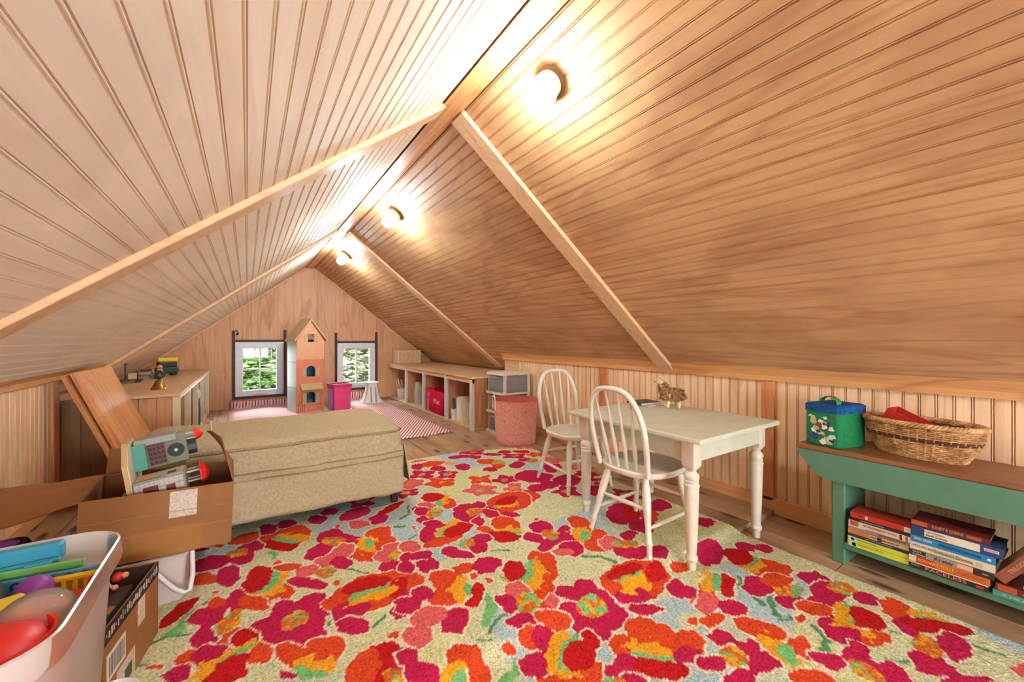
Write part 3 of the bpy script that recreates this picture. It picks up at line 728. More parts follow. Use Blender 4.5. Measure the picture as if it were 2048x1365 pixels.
# ------------------------------------------------------------------ lunch cooler and wicker basket on the bench
cb = thing('cooler_bag', 'green and blue cube lunch cooler with green carry strap on the bench', 'bag', (2.175, .672, BT), -14)
cbody = MB().loft([(0, -.085, .085, -.066, .066, .012), (.005, -.09, .09, -.07, .07, .014), (.148, -.088, .088, -.07, .07, .014)], 4).build('body', 'cooler_green', cb, 40)
MB().loft([(.148, -.092, .092, -.073, .073, .014), (.176, -.092, .092, -.073, .073, .014), (.183, -.084, .084, -.065, .065, .012)], 4).build('lid', 'cooler_blue', cb, 40)
MB().tube([(-.03, -.035, .181), (-.03, -.032, .200), (-.03, -.012, .213), (-.03, .012, .213), (-.03, .032, .200), (-.03, .035, .181)], .016, 8, flat=.12, up=(0, 0, 1)).build('carry_strap', 'green', cb, 50)
rn = random.Random(11)
for mt, n in (('navy', 11), ('khaki', 10), ('white', 7), ('brown', 6), ('mint', 5)):       # print of plain abstract patches
    mb = MB()
    for i in range(n):
        cy, cz = rn.uniform(-.055, .055), rn.uniform(.016, .135); q = []
        k = rn.randint(7, 10); r0 = rn.uniform(.006, .014)
        for j in range(k):
            a = 2 * math.pi * j / k; r_ = r0 * rn.uniform(.5, 1.3); q.append((max(-.064, min(.064, cy + r_ * math.cos(a) * 1.2)), cz + r_ * math.sin(a)))
        xx = -.0905 - .0003 * rn.random()
        mb.prism(q, xx, xx + .0012, 'x')
    mb.build('printed_patches', mt, cbody, kind='stuff')
bk = thing('wicker_basket', 'oval woven wicker basket holding a red box on the bench', 'basket', (2.235, .415, BT), -8)
BL, BW, BH = .172, .100, .132
m_, t_, b_ = newmat('wicker')
br = t_.node('ShaderNodeTexCoord')
nn = noi(t_, mapped(t_, (1, 1, 1), src='obj'), 26, 3, .6)
t_.link(ramp(t_, nn, [(.3, lin((140, 92, 52))), (.5, lin((196, 146, 92))), (.7, lin((222, 182, 128)))]), b_.inputs['Base Color']); b_.inputs['Roughness'].default_value = .55
paint('wicker_dark', (96, 62, 44), .6); paint('wicker_inside', (90, 58, 36), .9)
def ov(u, h, r=0):      # oval at height fraction h
    k = .72 + .28 * math.sin(min(1, h * 1.05) * math.pi / 2)
    return Vector(((BW * k + r) * math.cos(u), (BL * k + r) * math.sin(u), h * BH))
NST = 44
mb = MB()
for i in range(NST):
    u = 2 * math.pi * i / NST; mb.tube([ov(u, h) for h in (0, .25, .5, .75, 1)], .0028, 5)
mb.build('stakes', 'wicker', bk, 60)
rows = 17
for j in range(rows):
    mb = MB(); h = (j + .6) / rows; pts = []; n = NST * 4
    for i in range(n):
        u = 2 * math.pi * i / n
        pts.append(ov(u, h, .0032 * math.cos(NST / 2 * u + math.pi * (j % 2)) ))
    mb.tube(pts, .0034, 5, closed=True).build('weaver', 'wicker_dark' if j in (9, 10) else 'wicker', bk, 60)
mb = MB()
for ph in range(3):
    pts = []
    for i in range(200):
        u = 2 * math.pi * i / 200; a = 26 * u + ph * 2 * math.pi / 3
        p = ov(u, 1.0, .004 + .006 * math.cos(a)); p.z += .004 + .007 * math.sin(a); pts.append(p)
    mb.tube(pts, .0052, 6, closed=True)
mb.build('braided_rim', 'wicker', bk, 60)
MB().lathe([(.7, .001), (.7, .006)], 36, sx=BW, sy=BL).build('base', 'wicker_inside', bk)
vs = []; fs = []
for hh in (.02, .5, .97):
    for i in range(44): vs.append(ov(2 * math.pi * i / 44, hh, -.004))
for j in range(2):
    for i in range(44): fs.append((j * 44 + i, (j + 1) * 44 + i, (j + 1) * 44 + (i + 1) % 44, j * 44 + (i + 1) % 44))
MB().add(vs, fs).build('inner_weave', 'wicker_inside', bk, 60)
rb = thing('red_box', 'open red felt box tipped up inside the wicker basket', 'box', (2.235, .455, BT + .108))
M = TR((0, 0, 0), 0, 0, -8) @ TR((0, 0, 0), 26, 0, 0)
MB().box(-.045, .045, -.085, .07, -.002, .002, M=M).box(-.045, -.041, -.085, .07, 0, .05, M=M).box(.041, .045, -.085, .07, 0, .05, M=M).box(-.041, .041, .066, .07, 0, .05, M=M).box(-.041, .041, -.085, -.081, 0, .05, M=M).build('tray', 'felt_red', rb)
mb = MB()
for i in range(7): mb.box(-.0462, -.045, .0605, .0625, .006 + i * .007, .010 + i * .007, M=M)
mb.build('stitching', 'maroon', rb)
# ------------------------------------------------------------------ ottoman with slipcover
ot = thing('ottoman', 'long low ottoman in a beige quilted slipcover beside the cardboard box', 'ottoman', (.145, 2.52, UP + .016), 0)
HX, HY = .575, .335
def wr(v, amt): return v + noise.noise_vector(v * 5) * amt + noise.noise_vector(v * 16) * amt * .35
mb = MB().loft([(.30, -HX, HX, -HY, HY, .03), (.325, -HX - .006, HX + .006, -HY - .006, HY + .006, .035), (.37, -HX - .002, HX + .002, -HY - .002, HY + .002, .04), (.405, -HX, HX, -HY, HY, .045), (.425, -HX + .012, HX - .012, -HY + .012, HY - .012, .05),
                (.437, -HX + .04, HX - .04, -HY + .04, HY - .04, .05), (.447, -HX + .12, HX - .12, -HY + .12, HY - .12, .05), (.450, -HX + .25, HX - .25, -HY + .22, HY - .22, .04)], 5, div=26)
mb.v = [wr(v, .010) for v in mb.v]; mb.build('cushion_cover', 'slipcover', ot, 70)
mb = MB(); pts = []
for (x, y) in [(-HX + .03 + i * (2 * HX - .06) / 30, -HY - .002) for i in range(31)] + [(HX + .002, -HY + .03 + i * (2 * HY - .06) / 14) for i in range(15)]:
    pts.append(wr(Vector((x, y, .406)), .010))
mb.tube(pts, .007, 6).build('piping', 'slipcover_shadow', ot, 70)
for zz in (.292, .262):
    MB().tube([wr(Vector((-HX + i * 2 * HX / 30, -HY - .014 - .002 * math.sin(i), zz + .006 * math.sin(i * .21))), .008) for i in range(31)], .007, 6, flat=.6).build('pleat', 'slipcover_shadow', ot, 70)
def skirt(pts_fn, n, z0, z1, name):
    mb = MB(); rows_ = 14; vs = []; fs = []
    for j in range(rows_ + 1):
        h = j / rows_
        for i in range(n + 1): vs.append(pts_fn(i / n, h))
    for j in range(rows_):
        for i in range(n): a = j * (n + 1) + i; fs.append((a, a + 1, a + n + 2, a + n + 1))
    mb.add(vs, fs)
    o = mb.build(name, 'slipcover', ot, 80); md = o.modifiers.new('thickness', 'SOLIDIFY'); md.thickness = .006; md.offset = 0; return o
def front(u, h):
    z = .322 - h * (.235 + .02 * u); p = Vector((-HX - .004 + u * 2 * (HX + .004), -HY - .010 - .010 * h - .006 * math.sin(u * 23) * h, z))
    if h < .12: p.y += .012 * (1 - h / .12)
    if .22 < h < .34: p.y += .006 * math.sin((h - .22) / .12 * math.pi)
    return p + noise.noise_vector(p * 7) * .007 + noise.noise_vector(p * 30) * .003
def right(u, h):
    z = .322 - h * (.215 - .01 * u); p = Vector((HX + .010 + .034 * h * (1 - .6 * u) + .006 * math.sin(u * 17) * h, -HY - .006 + u * 2 * (HY + .005), z))
    return p + noise.noise_vector(p * 7) * .007 + noise.noise_vector(p * 30) * .003
def left(u, h):
    p = Vector((-HX - .010 - .02 * h, HY - u * 2 * HY, .322 - h * .23)); return p + noise.noise_vector(p * 7) * .006
def backs(u, h):
    p = Vector((HX - u * 2 * HX, HY + .010 + .01 * h, .322 - h * .23)); return p + noise.noise_vector(p * 7) * .006
for fn, n in ((front, 70), (right, 40), (left, 30), (backs, 40)): skirt(fn, n, 0, 0, 'skirt_panel')
MB().bbox(-HX + .02, HX - .02, -HY + .02, HY - .02, .10, .31, .01).build('frame', 'dark_wood', ot)
for sx in (-1, 1):
    for sy in (-1, 1):
        MB().loft([(0, -.016, .016, -.016, .016, .003), (.12, -.026, .026, -.026, .026, .003)], 2).build('leg', 'dark_wood', ot).location = (sx * (HX - .035), sy * (HY - .035), 0.001 if sx > 0 else -.015)

# ------------------------------------------------------------------ pink woven basket and drawer tower
pb = thing('storage_basket', 'tall round coral pink woven basket beside the far chair', 'basket', (2.012, 2.955, UP))
prof = [(.170, 0), (.176, .006), (.181, .05), (.190, .20), (.200, .36), (.203, .385)]
MB().lathe(prof, 48, cap=False).lathe([(.0, .001), (.170, .0)], 48, cap=False).build('woven_wall', 'bin_weave', pb, 60)
MB().lathe([(.001, .012), (.165, .012), (.176, .05), (.196, .36), (.199, .385), (.203, .386)], 48, cap=False).build('lining', 'bin_weave_inner', pb, 60)
MB().tube([(.201 * math.cos(a * math.pi / 24), .201 * math.sin(a * math.pi / 24), .386) for a in range(48)], .004, 6, closed=True).build('rim', 'bin_weave_inner', pb, 60)
for ang in (-14, 166):
    M = TR((0, 0, 0), 0, 0, ang)
    MB().tube([(.203, -.035, .335), (.205, -.038, .38), (.206, -.028, .415), (.206, 0, .432), (.206, .028, .415), (.205, .038, .38), (.203, .035, .335)], .0055, 8, M=M).bbox(.200, .210, -.046, -.022, .305, .345, .004, M=M).bbox(.200, .210, .022, .046, .305, .345, .004, M=M).build('handle', 'cream', pb, 60)
dt = thing('drawer_tower', 'cream plastic three-drawer tower with clear drawers behind the pink basket', 'drawers', (2.02, 3.19, UP))
W, D, Hh = .312, .325, .60       # along y, along x
for xa in (0.02, D - .03):
    for ya in (0, W - .03): MB().bbox(xa, xa + .03, ya, ya + .03, .02, Hh - .02, .005).build('corner_post', 'cream_plastic', dt)
MB().loft([(Hh - .026, -.004, D + .004, -.004, W + .004, .03), (Hh - .008, -.006, D + .006, -.006, W + .006, .03), (Hh, .006, D - .006, .006, W - .006, .03)], 5).build('top', 'cream_plastic', dt, 40)
for z in (.0, .195, .385):
    MB().loft([(z, -.012, D, -.002, W + .002, .03), (z + .02, -.016, D, -.002, W + .002, .03)], 5).build('shelf_frame', 'cream_plastic', dt, 40)
for z in (.028, .223, .413):
    h = .150; dr = MB().loft([(z, .004, D - .03, .035, W - .035, .015), (z + h, -.006, D - .03, .035, W - .035, .02)], 4, capt=False).build('drawer', 'drawer_plastic', dt, 40)
    MB().bbox(.02, D - .04, .004, .008, z - .002, z + h + .004, .001).build('side_panel', 'drawer_plastic', dt)
    MB().bbox(-.014, -.004, W * .3, W * .7, z + h - .025, z + h - .008, .004).build('pull', 'drawer_plastic', dr)
rn = random.Random(21)
DZ = {0: .034, 1: .229, 2: .419}
for i, (lab, cat, mt, dx, dy, lv, sz, rz) in enumerate((
        ('teal folded craft pouch in the top drawer of the cream tower', 'pouch', 'teal', .10, .27, 2, (.12, .16, .08), 10), ('lilac toy case in the top drawer front corner', 'case', 'lilac', .09, .11, 2, (.10, .10, .06), -12),
        ('white stack of cards lying in the top drawer', 'cards', 'white', .22, .13, 2, (.11, .12, .035), 0), ('dark red booklet leaning in the top drawer', 'booklet', 'maroon', .23, .28, 2, (.09, .11, .07), 15),
        ('pale pink doll blanket in the middle drawer', 'blanket', 'peach', .12, .20, 1, (.16, .22, .09), 6), ('lavender cloth bundle in the middle drawer', 'cloth', 'lilac', .23, .22, 1, (.08, .18, .06), 0),
        ('beige soft toy in the bottom drawer', 'toy', 'skin', .11, .16, 0, (.10, .12, .10), 0), ('grey cloth in the bottom drawer', 'cloth', 'light_grey', .20, .26, 0, (.12, .12, .08), 0))):
    o = MB().bbox(-sz[0] / 2, sz[0] / 2, -sz[1] / 2, sz[1] / 2, 0, sz[2], .02, seg=3)
    o.v = [v + noise.noise_vector(v * 18 + Vector((i * 3, 0, 0))) * .006 for v in o.v]
    o = o.build(lab.split(' in the')[0].split(' lying')[0].split(' leaning')[0].split()[-1] if False else cat, mt, None, 60); o.location = (2.02 + dx, 3.19 + dy * .78, UP + DZ[lv] + .006); o.rotation_euler = (0, 0, R(rz)); tag(o, lab, cat, 'things in the drawer tower')

# ------------------------------------------------------------------ low shelving under the right eave
rs = thing('cubby_shelf', 'long low cubby shelf with open bays under the right eave', 'shelf', (1.885, 3.53, UP))
Ls = YG - .02 - 3.53
MB().bbox(-.03, .70, -.02, Ls - .05, .525, .545, .003).build('top_board', 'shelf_ply', rs)
MB().bbox(-.012, .02, -.0, Ls - .05, .478, .525, .003).build('top_rail', 'shelf_ply', rs)
MB().bbox(.0, .66, .02, Ls - .05, .0, .018, .002).build('bottom_board', 'shelf_ply', rs)
MB().bbox(.64, .66, .02, Ls - .05, .018, .50, .002).build('back_panel', 'shelf_side', rs)
for i, y in enumerate((.0, .62, 1.31, 1.98)):
    MB().bbox(-.016, .016, y, y + .05, 0, .520, .003).build('post', 'post_primer', rs)
    MB().bbox(.016, .64, y + .012, y + .032, .018, .520, .002).build('divider', 'shelf_side', rs)
bx = thing('wooden_box', 'plain plywood box standing on the far end of the cubby shelf', 'box', (2.12, 6.12, UP + .545))
MB().bbox(-.16, .20, -.01, .23, 0, .205, .003).build('body', 'shelf_ply', bx); MB().bbox(-.175, -.16, -.012, .23, -.0, .207, .002).build('end_board', 'cream', bx)
# things in the bays
bg = thing('tote_bag', 'bright red and pink shopping tote slumped in the second bay from the drawer tower', 'bag', (1.985, 4.535, UP + .018), 0)
mb = MB().loft([(0, -.08, .10, -.20, .17, .03), (.06, -.10, .11, -.24, .19, .03), (.18, -.11, .10, -.27, .21, .03), (.26, -.10, .10, -.28, .26, .02), (.285, -.09, .09, -.28, .28, .02)], 4, capt=False, div=4)
mb.v = [v + noise.noise_vector(v * 9) * .014 for v in mb.v]; mb.build('body', 'bag_red', bg, 60)
MB().tube([(-.10, -.02, .26), (-.11, -.02, .30), (-.08, .02, .325), (-.07, .07, .31), (-.10, .10, .26)], .014, 8, flat=.25).build('handle', 'bag_red', bg, 60)
MB().prism([(-.21, .03), (-.13, .03), (-.12, .16), (-.14, .24), (-.24, .26), (-.20, .14)], -.150, -.146, 'x', M=TR((.036, .32, 0), 0, 0, 0)).build('side_sheen', 'hot_pink', bg)
TM = Matrix(((0, 0, -1), (-1, 0, 0), (0, 1, 0))).to_4x4(); TM.translation = Vector((-.118, -.03, .165)); lettering('Mac', bg, TM, .085, 'white', 'lettering', width=.17)
o = thing('cream_board', 'cream card standing behind the red tote in its bay', 'board', (2.30, 4.5, UP + .018)); MB().bbox(-.01, .01, -.2, .22, 0, .33, .002).build('card', 'cream', o); MB().bbox(.011, .013, -.2, .22, 0, .33, .0005).build('backing_sheet', 'rust', o)
o = thing('fabric_roll', 'pale grey folded cloth standing in the third bay', 'cloth', (2.06, 5.40, UP + .018))
mb = MB().loft([(0, -.09, .09, -.06, .06, .03), (.15, -.10, .10, -.055, .06, .03), (.30, -.08, .09, -.05, .05, .03)], 4, div=3); mb.v = [v + noise.noise_vector(v * 12) * .012 for v in mb.v]; mb.build('folds', 'light_grey', o, 60)
MB().bbox(-.1, .1, .065, .09, 0, .28, .008).build('grey_fold', 'grey', o)
pot = thing('white_pot', 'white round pot of wooden sticks in the farthest bay', 'pot', (1.985, 5.98, UP + .018))
MB().lathe([(.072, 0), (.078, .01), (.088, .15), (.090, .152), (.084, .152), (.074, .02), (.001, .018)], 28, cap=False).build('wall', 'white_plastic', pot, 40)
rn = random.Random(4)
for i in range(3):
    a = rn.uniform(0, 6.28); o = MB().tube([(.03 * math.cos(a), .03 * math.sin(a), .022), (.055 * math.cos(a) - .04, .055 * math.sin(a) + .09 - .02 * i, .29 - .01 * i)], .009, 8).build('wooden_stick', ['cream', 'tan', 'peach'][i % 3]); o.location = (1.985, 5.98, UP + .018)
    tag(o, '%s wooden stick standing in the white pot' % ['cream', 'tan', 'peach'][i % 3], 'stick', 'sticks in the white pot')
# nearest bay: paper trays, pencil pots, cream binders
o = thing('magazine_file', 'cream slanted magazine file in the nearest bay of the cubby shelf', 'file', (1.99, 3.93, UP + .018))
MB().prism([(-.035, 0), (.10, 0), (.10, .25), (.055, .27), (.0, .27)], -.05, .16, 'x').build('case', 'cream', o); MB().bbox(-.052, -.0495, -.02, .05, .02, .2, .001, M=TR((0, .03, 0))).build('front_panel', 'white', o)
o = thing('magazine_file', 'white upright file with green folders in the nearest bay beside the cream one', 'file', (2.08, 3.85, UP + .018))
MB().bbox(-.05, .12, -.03, .055, 0, .2, .003).build('case', 'white', o); MB().bbox(-.04, .1, -.02, .0, .2, .245, .001).bbox(-.04, .1, .01, .03, .2, .232, .001).build('folders', 'dark_green', o)
o = thing('pencil_cup', 'small white cup with a dark brush in the nearest bay', 'cup', (1.945, 4.085, UP + .018))
MB().lathe([(.034, 0), (.045, .12), (.042, .12), (.032, .006), (.001, .006)], 20, cap=False).build('wall', 'white_plastic', o, 40)
o2 = MB().tube([(0, 0, .007), (.0, .022, .24)], [.006, .012], 8).build('paint_brush', 'navy'); o2.location = (1.945, 4.085, UP + .018); tag(o2, 'dark blue brush standing in the small white cup', 'brush')
o = thing('tin_box', 'grey tin leaning behind the small cup in the nearest bay', 'tin', (2.2, 3.95, UP + .018)); MB().bbox(-.03, .03, -.09, .09, 0, .25, .012, seg=2).build('body', 'grey', o); MB().bbox(-.032, .032, -.092, .092, .2, .255, .012, seg=2).build('lid', 'light_grey', o)

# ------------------------------------------------------------------ low shelving under the left eave
ls = thing('low_counter', 'low white-edged counter of boards under the left eave', 'counter', (-.405, 3.62, UP))
Ll = YG - .02 - 3.62
MB().bbox(-.655, .012, -.02, Ll, .525, .545, .003).build('top_board', 'shelf_ply', ls)
MB().bbox(-.0, .014, -.0, Ll, .505, .527, .002).build('edge_strip', 'cream', ls)
for i in range(7):
    a = -.655 + i * .09; MB().bbox(a + .001, a + .089, .0, .014, 0, .523, .0025).build('end_board', 'gable_ply', ls)
for y in (-.004, .60, 1.22, 1.86, 2.5):
    MB().bbox(-.03, .012, y, y + .032, 0, .523, .003).build('post', 'cream', ls)
    if y > .1: MB().bbox(-.6, -.03, y + .006, y + .022, 0, .523, .002).build('divider', 'shelf_side', ls)
MB().bbox(-.7, .0, .03, Ll, .0, .018, .002).build('bottom_board', 'shelf_ply', ls)
o = thing('rolled_poster', 'blue and white rolled cloth standing in the left counter bay', 'roll', (-.44, 5.2, UP + .018)); MB().lathe([(.035, 0), (.04, .1), (.036, .22), (.03, .3)], 14, mi=0).build('lower_roll', 'navy', o, 60); MB().lathe([(.032, .3), (.045, .34), (.02, .40)], 14).build('top_fold', 'mint', o, 60)
TZ = UP + .545
bl = thing('hand_bell', 'small brass hand bell with dark figure handle on the left counter', 'bell', (-.555, 3.99, TZ))
MB().lathe([(.052, 0), (.053, .003), (.044, .018), (.034, .04), (.026, .062), (.017, .072), (.004, .075)], 24, cap=True).build('bell', 'brass', bl, 40)
MB().lathe([(.006, .072), (.008, .08), (.02, .09), (.024, .102), (.016, .118), (.022, .128), (.010, .142), (.001, .146)], 10, sx=1.4).build('handle', 'bronze_dark', bl, 60)
rn = random.Random(31)
tr = thing('model_crane_truck', 'small yellow and brown model truck with black mast on the left counter', 'toy', (-.86, 4.72, TZ), 20)
MB().bbox(-.09, .09, -.035, .035, .016, .03, .002).build('chassis', 'bronze_dark', tr); MB().bbox(-.01, .05, -.03, .03, .03, .085, .004).build('cab', 'khaki', tr); MB().bbox(.055, .09, -.028, .028, .03, .055, .003).build('hood', 'rust', tr)
MB().tube([(-.02, 0, .03), (-.02, 0, .17)], .005).tube([(-.03, 0, .16), (.0, 0, .165)], .004).build('mast', 'charcoal', tr)
for x in (-.06, .06):
    for s in (-1, 1): MB().lathe([(.016, -.005), (.016, .005)], 12, M=TR((x, s * .036, .016), 90)).build('wheel', 'black', tr)
mo = thing('model_motorbike', 'brown model motorbike standing on the left counter', 'toy', (-.80, 5.0, TZ), 15)
for x in (-.07, .07): MB().lathe([(.030, -.006), (.034, 0), (.030, .006)], 16, M=TR((x, 0, .034), 90)).build('wheel', 'charcoal', mo)
MB().bbox(-.05, .045, -.02, .02, .04, .075, .012, seg=2).build('engine', 'stone', mo); MB().bbox(-.03, .05, -.016, .016, .078, .102, .01, seg=2).build('fuel_tank', 'maroon', mo); MB().tube([(.06, -.035, .115), (.055, 0, .10), (.06, .035, .115)], .005).tube([(.055, 0, .10), (.07, 0, .035)], .006).build('fork', 'tan', mo)
fg = thing('clay_figurine', 'peach and tan little figurine between the model bike and the dollhouse truck', 'figurine', (-.70, 5.05, TZ), 0)
MB().lathe([(.028, 0), (.03, .02), (.022, .05), (.026, .075), (.014, .095)], 14).build('body', 'peach', fg, 60); MB().sphere(Vector((0, 0, .112)), .021).build('head', 'skin', fg, 60)
vn = thing('toy_bus', 'green and yellow toy bus stacked at the back of the left counter', 'toy', (-.70, 5.45, TZ), 25)
MB().bbox(-.09, .09, -.05, .05, .02, .09, .015, seg=2).build('lower_body', 'dark_green', vn); MB().bbox(-.075, .075, -.045, .045, .09, .145, .01, seg=2).build('windows', 'charcoal', vn); MB().bbox(-.085, .085, -.05, .05, .145, .19, .012, seg=2).build('roof', 'yellow', vn)
for x in (-.05, .05):
    for s in (-1, 1): MB().lathe([(.02, -.006), (.02, .006)], 12, M=TR((x, s * .05, .02), 90)).build('wheel', 'black', vn)

# ------------------------------------------------------------------ leaning boards by the left wall
for i, (lab, ya, yb, off, zt) in enumerate((('wide amber board leaning in front at the left wall', .03, .485, .056, .70), ('pale board leaning in the middle behind the amber one', .0, .50, .028, .76), ('rear board leaning directly on the left eave moulding', -.02, .50, 0, .75))):
    foot = Vector((-.555 + off * 1.05, 3.07, UP)); top = Vector((-.845 + off, 3.07, zt)); wv_ = Vector((.085, .99, .02)).normalized(); d = top - foot; d = d - wv_ * d.dot(wv_); L = d.length; d.normalize()
    M = Matrix((d, wv_, d.cross(wv_))).transposed().to_4x4(); M.translation = foot + Vector((.018, 0, .012))
    o = MB().bbox(0, L - .012, ya, yb, -.018, 0, .002).build('wooden_board', 'loose_board'); o.matrix_world = M; tag(o, lab, 'board', 'boards leaning at the left wall')

# ------------------------------------------------------------------ far end: mats, dollhouse, tub, stool
def mat_runner(name, lab, x0, x1, y0, curl):
    mb = MB(); ny = 60; nx = 10; vs = []; fs = []
    Ltot = (YG - .03 - y0) + curl
    for j in range(ny + 1):
        sdist = Ltot * j / ny; flat = YG - .03 - y0 - .03
        for i in range(nx + 1):
            x = x0 + (x1 - x0) * i / nx
            if sdist < flat: y, z = y0 + sdist, UP + .008 + .003 * math.sin(sdist * 9 + i)
            else:
                e = sdist - flat; th = min(1.35, e / .05); y = y0 + flat + .03 * math.sin(th) ; z = UP + .008 + .03 * (1 - math.cos(th)) + max(0, e - .05 * 1.35)
            vs.append((x, y, z))
    for j in range(ny):
        for i in range(nx): a = j * (nx + 1) + i; fs.append((a, a + 1, a + nx + 2, a + nx + 1))
    o = mb.add(vs, fs).build(name, 'mat_weave', None, 80); md = o.modifiers.new('thickness', 'SOLIDIFY'); md.thickness = .008; md.offset = 0
    tag(o, lab, 'mat', 'pink woven mats'); return o
mat_runner('woven_mat', 'pink and white woven runner at the left, under the dollhouse', -.19, .78, 5.05, .10)
mat_runner('woven_mat', 'pink and white woven runner along the cubby shelf', 1.165, 1.69, 3.59, .12)
dh = thing('dollhouse', 'tall peach dollhouse tower with gabled roof between the two windows', 'dollhouse', (.503, 5.52, UP + .014), 15)
w2, d2, he, ha = .335, .30, .905, 1.145       # width x, depth y, eaves, apex
def wall_with_holes(name, mat, holes, x0, x1, z0, z1, y0, y1, apex=None):
    """front wall made of cells around rectangular / arched holes"""
    mb = MB(); zs = sorted({z0, z1} | {v for h in holes for v in (h[2], h[3])})
    for za, zb in zip(zs, zs[1:]):
        hs = [h for h in holes if h[2] <= za + 1e-6 and h[3] >= zb - 1e-6]
        if not hs: mb.box(x0, x1, y0, y1, za, zb)
        else:
            h = hs[0]; mb.box(x0, h[0], y0, y1, za, zb); mb.box(h[1], x1, y0, y1, za, zb)
    for h in holes:
        if h[4]:       # arch: fill the corners
            cx = (h[0] + h[1]) / 2; r = (h[1] - h[0]) / 2; zc = h[3] - r
            for s in (-1, 1):
                mb.prism([(cx + s * r, h[3])] + [(cx + s * r * math.cos(a * math.pi / 12), zc + r * math.sin(a * math.pi / 12)) for a in range(7)], y0, y1, 'y')
    return mb
cx = w2 / 2
holes = [(cx - .05, cx + .055, .11, .25, 1), (cx - .05, cx + .055, .44, .575, 1)]
fwall = wall_with_holes('front_wall', 'coral', holes, 0, w2, 0, .655, 0, .012).build('front_wall', 'coral', dh)
MB().box(0, w2, -.004, .012, .655, .715).build('dentil_band', 'peach', dh)
mb = MB()
for i in range(6): mb.box(.03 + i * .055, .036 + i * .055, -.006, -.003, .665, .69)
mb.build('dentil', 'khaki', dh)
att = wall_with_holes('attic_wall', 'peach', [(cx - .035, cx + .04, .875, .975, 0)], cx - .115, cx + .115, .86, .985, 0, .012)
att.prism([(0, .715), (w2, .715), (w2, .86), (0, .86)], 0, .012, 'y').prism([(0, .86), (cx - .115, .86), (cx - .115, .985), (.065, .985), (0, .89)], 0, .012, 'y').prism([(w2, .86), (cx + .115, .86), (cx + .115, .985), (w2 - .065, .985), (w2, .89)], 0, .012, 'y').prism([(.065, .985), (w2 - .065, .985), (cx, ha - .012)], 0, .012, 'y').build('attic_wall', 'peach', dh)
for (a, b_) in ((holes[0], .1), (holes[1], .05)):
    for s, xx in ((-1, a[0] - .05), (1, a[1] + .002)): MB().bbox(xx, xx + .048, -.006, .0, a[2] - .005, a[3] - .02, .002).build('shutter', 'khaki', fwall)
for xx in (cx - .082, cx + .042): MB().bbox(xx, xx + .044, -.006, .0, .878, .972, .002).build('shutter', 'khaki', dh)
MB().prism([(-.075, .285), (-.0, .355), (0, .34), (-.07, .275)], cx - .13, cx + .13, 'x').build('awning', 'khaki', fwall)
mb = MB()
for i in range(13):
    if abs(.02 + i * .0245 - cx) > .06: mb.box(.018 + i * .0245, .022 + i * .0245, -.003, 0, .01, .09)
mb.box(.005, .09, -.003, 0, .085, .09).box(w2 - .09, w2 - .005, -.003, 0, .085, .09).build('painted_fence', 'rust', fwall)
mb = MB(); rn = random.Random(9)
for i in range(40):
    s = rn.choice((-1, 1)); mb.sphere(Vector((cx + s * (.085 + rn.random() * .07), -.003, rn.uniform(.09, .22))), rn.uniform(.003, .007), 6, 4, sc=(1, .3, 1))
mb.build('painted_vines', 'olive', fwall, kind='stuff')
MB().box(.012 - .012, .012, .012, d2, 0, he - .02).build('side_wall', 'mint', dh); MB().box(w2 - .012, w2, .012, d2, 0, he - .02).build('side_wall', 'mint', dh)
for z in (.30, .62): MB().box(-.003, .0, .012, d2, z, z + .006).build('side_joint', 'aqua_dark', dh)
for z in (0.0, .30, .62): MB().box(.012, w2 - .012, .012, d2, z, z + .01).build('storey_floor', 'cream', dh)
MB().box(.012, w2 - .012, d2 - .012, d2, 0, he).build('back_wall', 'sky', dh)
for s in (-1, 1):
    MB().prism([(cx, ha), (cx + s * (w2 / 2 + .03), he - .022), (cx + s * (w2 / 2 + .03), he - .008), (cx, ha + .018)], -.02, d2 + .01, 'y').build('roof_panel', 'khaki', dh)
    MB().prism([(cx, ha - .004), (cx + s * (w2 / 2 + .032), he - .03), (cx + s * (w2 / 2 + .032), he - .006), (cx, ha + .022)], -.03, -.02, 'y').build('bargeboard', 'peach', dh)
MB().bbox(cx - .06, cx - .02, .1, .13, .64, .68, .004).build('attic_bed', 'brown', dh); MB().bbox(cx - .05, cx + .05, .1, .2, .31, .40, .01).build('tiny_sofa', 'navy', dh); MB().bbox(cx - .04, cx + .07, .1, .2, .01, .13, .01).build('tiny_cupboard', 'sky', dh)

tu = thing('toy_tub', 'translucent pink and purple open tub right of the dollhouse', 'tub', (.925, 5.45, UP + .0), 12)
mb = MB().loft([(.0, .0, .205, .0, .20, .02), (.30, -.012, .215, -.012, .212, .022)], 4, capt=False); mb.build('body', 'pink', tu, 40)
MB().loft([(.30, -.018, .222, -.018, .218, .022), (.345, -.02, .224, -.02, .220, .022)], 4, capt=False, capb=False).build('collar', 'hot_pink', tu, 40)
MB().loft([(.345, -.026, .23, -.026, .226, .022), (.353, -.026, .23, -.026, .226, .022)], 4, capt=False, capb=False).loft([(.350, -.014, .218, -.014, .214, .02), (.352, -.026, .23, -.026, .226, .022)], 4, capt=False, capb=False).build('rim', 'white', tu, 40)
MB().box(-.0135, -.0125, .02, .18, .02, .29, M=TR((.002, 0, 0), 0, -2.2)).build('side_stripe', 'lilac', tu)
MB().lathe([(.03, -.008), (.03, .008)], 16, M=TR((-.006, .03, .032), 0, 90)).build('wheel', 'purple', tu, 40)
o = MB().bbox(0.02, .185, .02, .18, .30, .325, .01).build('white_cloth', 'white'); o.location = tu.location; o.rotation_euler = (0, 0, R(12)); tag(o, 'white cloth filling the top of the pink tub', 'cloth')
st = thing('card_stool', 'small white flared stool printed with birch trees before the right window', 'stool', (1.50, 5.93, UP + .014))
